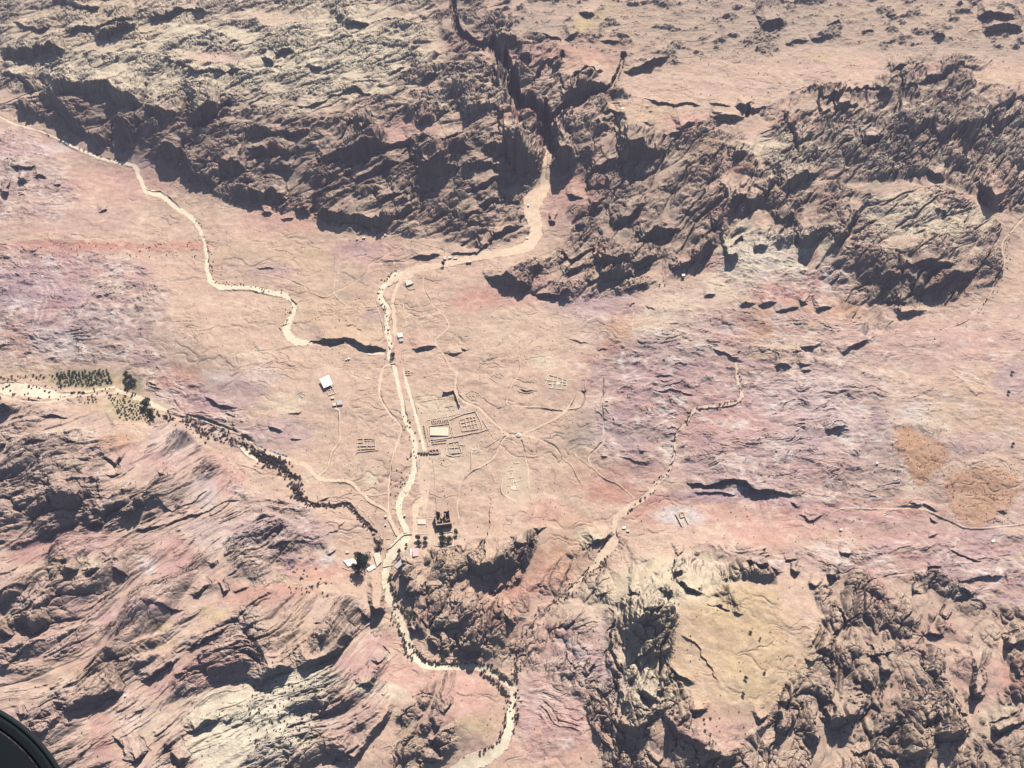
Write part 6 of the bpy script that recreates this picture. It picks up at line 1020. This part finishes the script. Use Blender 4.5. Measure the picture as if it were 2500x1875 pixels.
along(14, [(1115,150),(1130,280),(1170,390),(1230,470)], 50, 40, 1.8, 3.4, 'olive', g4); along(14, [(1110,470),(1160,540),(1190,590)], 18, 60, 1.2, 2.4, 'olive', g4)
g5 = group('dark bush in the main central wadi', 'bushes in the main wadi')
along(6, [(1180,640),(1100,720),(1050,780),(1030,850),(1060,930),(1100,1000),(1090,1060),(1100,1180),(1105,1270)], 46, 44, 1.3, 2.6, 'brown', g5)
along(10, [(1240,360),(1260,480),(1300,560),(1300,660),(1220,780),(1180,900),(1140,1020)], 50, 90, 1.2, 2.3, 'brown', g5)
g6 = group('bush beside the upper left track', 'bushes along the upper left track')
along(1, [(360,1040),(460,1080),(600,1140),(760,1200),(950,1250)], 24, 16, 1.8, 3.0, 'brown', g6); along(5, [(1480,250),(1560,350),(1610,480),(1625,640),(1650,740),(1760,770),(2000,800),(2212,840)], 60, 34, 1.2, 2.4, 'brown', g6)
along(6, [(370,920),(360,1000),(310,1080),(340,1150)], 16, 90, 1.4, 2.4, 'brown', g6)
g7 = group('dark bush on pale left river gravel', 'bushes on the left river bed')
scatter(9, 0, 130, 480, 240, 34, 1.6, 3.0, 'brown', g7); along(9, [(550,190),(600,188),(660,188)], 14, 8, 2, 3.2, 'olive', g7); scatter(9, 700, 150, 1050, 230, 30, 1.5, 3, 'olive', g7)
g8 = group('dark bush lining right hand gully track', 'bushes along the right hand gully')
along(11, [(1900,10),(1925,150),(1900,250),(1700,290),(1580,310),(1500,410),(1420,520),(1400,660),(1370,790),(1290,860),(1230,960),(1100,1050)], 110, 40, 1.2, 2.6, 'brown', g8)
along(11, [(1090,1080),(1040,1130)], 10, 16, 1.6, 2.8, 'brown', g8); along(11, [(900,1440),(800,1560),(700,1640)], 26, 60, 1.4, 2.6, 'brown', g8); along(15, [(860,90),(700,200),(560,340),(430,450),(250,640),(180,800)], 70, 70, 1.4, 2.6, 'brown', g8)
along(8, [(2150,330),(2060,500),(2060,700),(1940,880),(1850,980)], 36, 60, 1.2, 2.4, 'brown', g8)
g9 = group('dark bush on the red slope', 'bushes on the red slope')
scatter(14, 330, 120, 640, 330, 34, 1.4, 2.8, 'brown', g9); scatter(5, 250, 440, 1560, 560, 60, 1.3, 2.2, 'brown', g9)
g10 = group('olive tree in the planted rows beside the left river bed', 'orchard trees in rows')
orch = []
for i in range(16):
    for j in range(9):
        x = 420+i*27+j*4; y = 35+j*13-i*1.5
        if 440 < x < 860 and y < 150-abs(x-560)*.05: orch.append((9, x, y, 2.6, i, j, 'dense upper block'))
for i in range(13):
    for j in range(10):
        x = 850+i*26+j*9; y = 225+j*18+i*5
        if x < 1170 and y < 420-(1170-x)*.12: orch.append((9, x, y, 2.2, i, j, 'lower block beside big dark trees'))
for i in range(7):
    for j in range(3): orch.append((9, 610+i*22, 222+j*20, 1.8, i, j, 'small patch under river bend'))
for i in range(22):
    orch.append((9, 20+i*20, 70+(i % 3)*14-i*1.2, 2.2, i//3, i % 3, 'loose strip above pale gravel'))
ORD = ['first','second','third','fourth','fifth','sixth','seventh','eighth','ninth','tenth','eleventh','twelfth','thirteenth','fourteenth','fifteenth','sixteenth']
for n, x, y, r, ci, rj, blk_ in orch:
    if random.random() < .10: continue
    r *= 1.2
    plant('olive_tree', 'olive tree, %s column and %s row of the %s' % (ORD[ci], ORD[rj], blk_), 'olive tree', GR[g10][1], on(n, x+random.gauss(0, 4), y+random.gauss(0, 3)), r*random.uniform(.6, 1.3), 'green', False, 1.1)
g11 = group('tiny dark desert bush on the open ground', 'bushes on open ground')
scatter(12, 1200, 440, 1600, 860, 170, .7, 1.2, 'brown', g11); scatter(12, 1620, 720, 2180, 1200, 260, .6, 1.1, 'brown', g11)
for n in (5, 6, 7, 8, 9, 10, 11, 12): scatter(n, 0, 300, 1900, 1400, 260, .5, 1.5, 'brown', g11)
for n in (13, 14, 15, 16): scatter(n, 0, 150, 1900, 1650, 150, .7, 1.5, 'brown', g11)
for n in (1, 2, 3, 4): scatter(n, 0, 0, 2212, 800, 110, 1.2, 2.6, 'olive', g11)
scatter(13, 1900, 600, 2212, 1600, 60, 1, 2, 'brown', g11); scatter(14, 0, 1000, 560, 1640, 130, 1.0, 2.4, 'olive', g11); scatter(16, 800, 950, 1500, 1500, 70, 1.2, 2.6, 'olive', g11); scatter(16, 1000, 1000, 1400, 1400, 40, 1.6, 3, 'olive', g11); scatter(15, 1300, 1250, 1700, 1600, 30, 2, 3.4, 'olive', g11)
dn = {0: (0, 1)}
ok = [q for q in shrubs if -40 < q[0] < 2540 and -40 < q[1] < 1910]
def sz(q): return q[2]/mpp(q[1])
rank = sorted([q for q in ok if q[4] != g11], key=sz, reverse=True); top = rank[:300]; rest = rank[300:]+[q for q in ok if q[4] == g11]
ONES = ['', 'first', 'second', 'third', 'fourth', 'fifth', 'sixth', 'seventh', 'eighth', 'ninth', 'tenth', 'eleventh', 'twelfth', 'thirteenth', 'fourteenth', 'fifteenth', 'sixteenth', 'seventeenth', 'eighteenth', 'nineteenth']
def ordw(n):
    if n < 20: return ONES[n]
    t = {2: 'twent', 3: 'thirt', 4: 'fort', 5: 'fift', 6: 'sixt', 7: 'sevent', 8: 'eight', 9: 'ninet'}[n//10]
    return t+'ieth' if n % 10 == 0 else t+'y-'+ONES[n % 10]
SEC = ['left end', 'left part', 'middle', 'right part', 'right end']
for gi in sorted(set(q[4] for q in top)):
    qs = sorted([q for q in top if q[4] == gi], key=lambda q: q[0]); med = sorted(q[2] for q in qs)[len(qs)//2]; cnt = {}
    for i, (u, v, r, kind, _) in enumerate(qs):
        sec = SEC[min(4, i*5//len(qs))]; big_ = 'large' if r >= med else 'smaller'; cnt[(sec, big_)] = cnt.get((sec, big_), 0)+1
        plant('shrub', '%s, %s, %s %s one from left' % (GR[gi][0], sec, ordw(cnt[(sec, big_)]), big_), 'shrub', GR[gi][1], surf(u, v), r, kind)
# the many smaller ones that nobody could count: one object
base = []
for kind in ('brown', 'olive'):
    bm = leaf_crown(1.0, 1.1, 26, .42, 5, 4); base.append(np.array([[v.co.x, v.co.y, v.co.z] for v in bm.verts], f32)); bm.free()
for bi, kind in enumerate(('brown', 'olive')):
    qs = [q for q in rest if (q[3] == 'olive') == (bi == 1)]; b = base[bi]; nvp = len(b); V = np.zeros((len(qs)*nvp, 3), f32)
    for i, q in enumerate(qs):
        p = surf(q[0], q[1]); a = random.uniform(0, 6.28); c, s_ = math.cos(a), math.sin(a)
        w_ = b*q[2]; V[i*nvp:(i+1)*nvp] = np.stack([w_[:, 0]*c-w_[:, 1]*s_+p.x, w_[:, 0]*s_+w_[:, 1]*c+p.y, w_[:, 2]+p.z-.1], -1)
    me = bpy.data.meshes.new('scrub'); me.vertices.add(len(V)); me.vertices.foreach_set('co', V.ravel()); nf = len(V)//4
    me.loops.add(nf*4); me.loops.foreach_set('vertex_index', np.arange(nf*4, dtype=np.int32)); me.polygons.add(nf); me.polygons.foreach_set('loop_start', np.arange(0, nf*4, 4, dtype=np.int32)); me.update(calc_edges=True); me.materials.append(M[kind])
    o = bpy.data.objects.new('scrub', me); COLL.objects.link(o)
    tag(o, ['scattered tiny brown desert scrub over slopes and valley floor', 'scattered grey green scrub in rock hollows'][bi], 'scrub', None, 'stuff')

# ------------------------------------------------------------------ dark curved aircraft pod close to the camera, lower left
def pod():
    R3 = Matrix.Rotation(math.pi/2-DEP, 3, 'X')
    def c2w(u, v, d): return Vector(CAM)+R3 @ Vector(((u-1250)/FPX*d, (937.5-v)/FPX*d, -d))
    d0 = 1.6; c = c2w(-178, 2062, d0); rad = (c-c2w(-178+372, 2062, d0)).length
    m = mat('dark_fairing', (.012, .016, .018), .95, .15, 3); mr = mat('black_rubber', (.004, .004, .005), .7, .1, 3)
    view = (R3 @ Vector((0, 0, -1))).normalized()
    r = thing('aircraft_fairing', 'dark grey rounded edge of the aircraft with black seam at the lower left corner', 'aircraft part', c)
    q = view.to_track_quat('Z', 'Y')
    bm = bmesh.new(); segs = 96; prof = [(1.0, .00), (1.0, .16), (.985, .02-.03), (.955, -.045), (.925, -.055), (.915, -.050)]
    def lathe(prof, cap=False):
        bm = bmesh.new(); rings = []
        for rr_, z in prof: rings.append([bm.verts.new(q @ Vector((math.cos(6.2832*k/segs)*rr_*rad, math.sin(6.2832*k/segs)*rr_*rad, z*rad))) for k in range(segs)])
        for a, b in zip(rings[:-1], rings[1:]):
            for k in range(segs): bm.faces.new((a[k], a[(k+1) % segs], b[(k+1) % segs], b[k]))
        if cap: bm.faces.new(rings[-1])
        bmesh.ops.recalc_face_normals(bm, faces=bm.faces)
        for f in bm.faces: f.smooth = True
        return bm
    mk('rim', lathe([(.93, .09), (.96, .06), (.985, .035), (.996, .015), (1.0, .0), (.996, -.008), (.985, -.012), (.978, -.006), (.972, -.006), (.966, -.013), (.95, -.015), (.915, -.016)]), m, r)
    mk('seam', lathe([(.9148, -.0165), (.911, -.004), (.900, -.004), (.8945, -.0165)]), mr, r)
    for k in range(48):
        a_ = 6.2832*k/48; bm = bmesh.new(); bmesh.ops.create_cone(bm, cap_ends=True, segments=10, radius1=.004*rad, radius2=.0035*rad, depth=.003*rad, matrix=Matrix.Translation(q @ Vector((math.cos(a_)*.958*rad, math.sin(a_)*.958*rad, -.015*rad))) @ q.to_matrix().to_4x4()); mk('rivet', bm, m, r)
    mk('panel', lathe([(.894, -.017), (.86, -.022), (.7, -.035), (.4, -.05), (.1, -.056), (.01, -.0565)], True), m, r)
pod()
print('objects', len(bpy.data.objects))
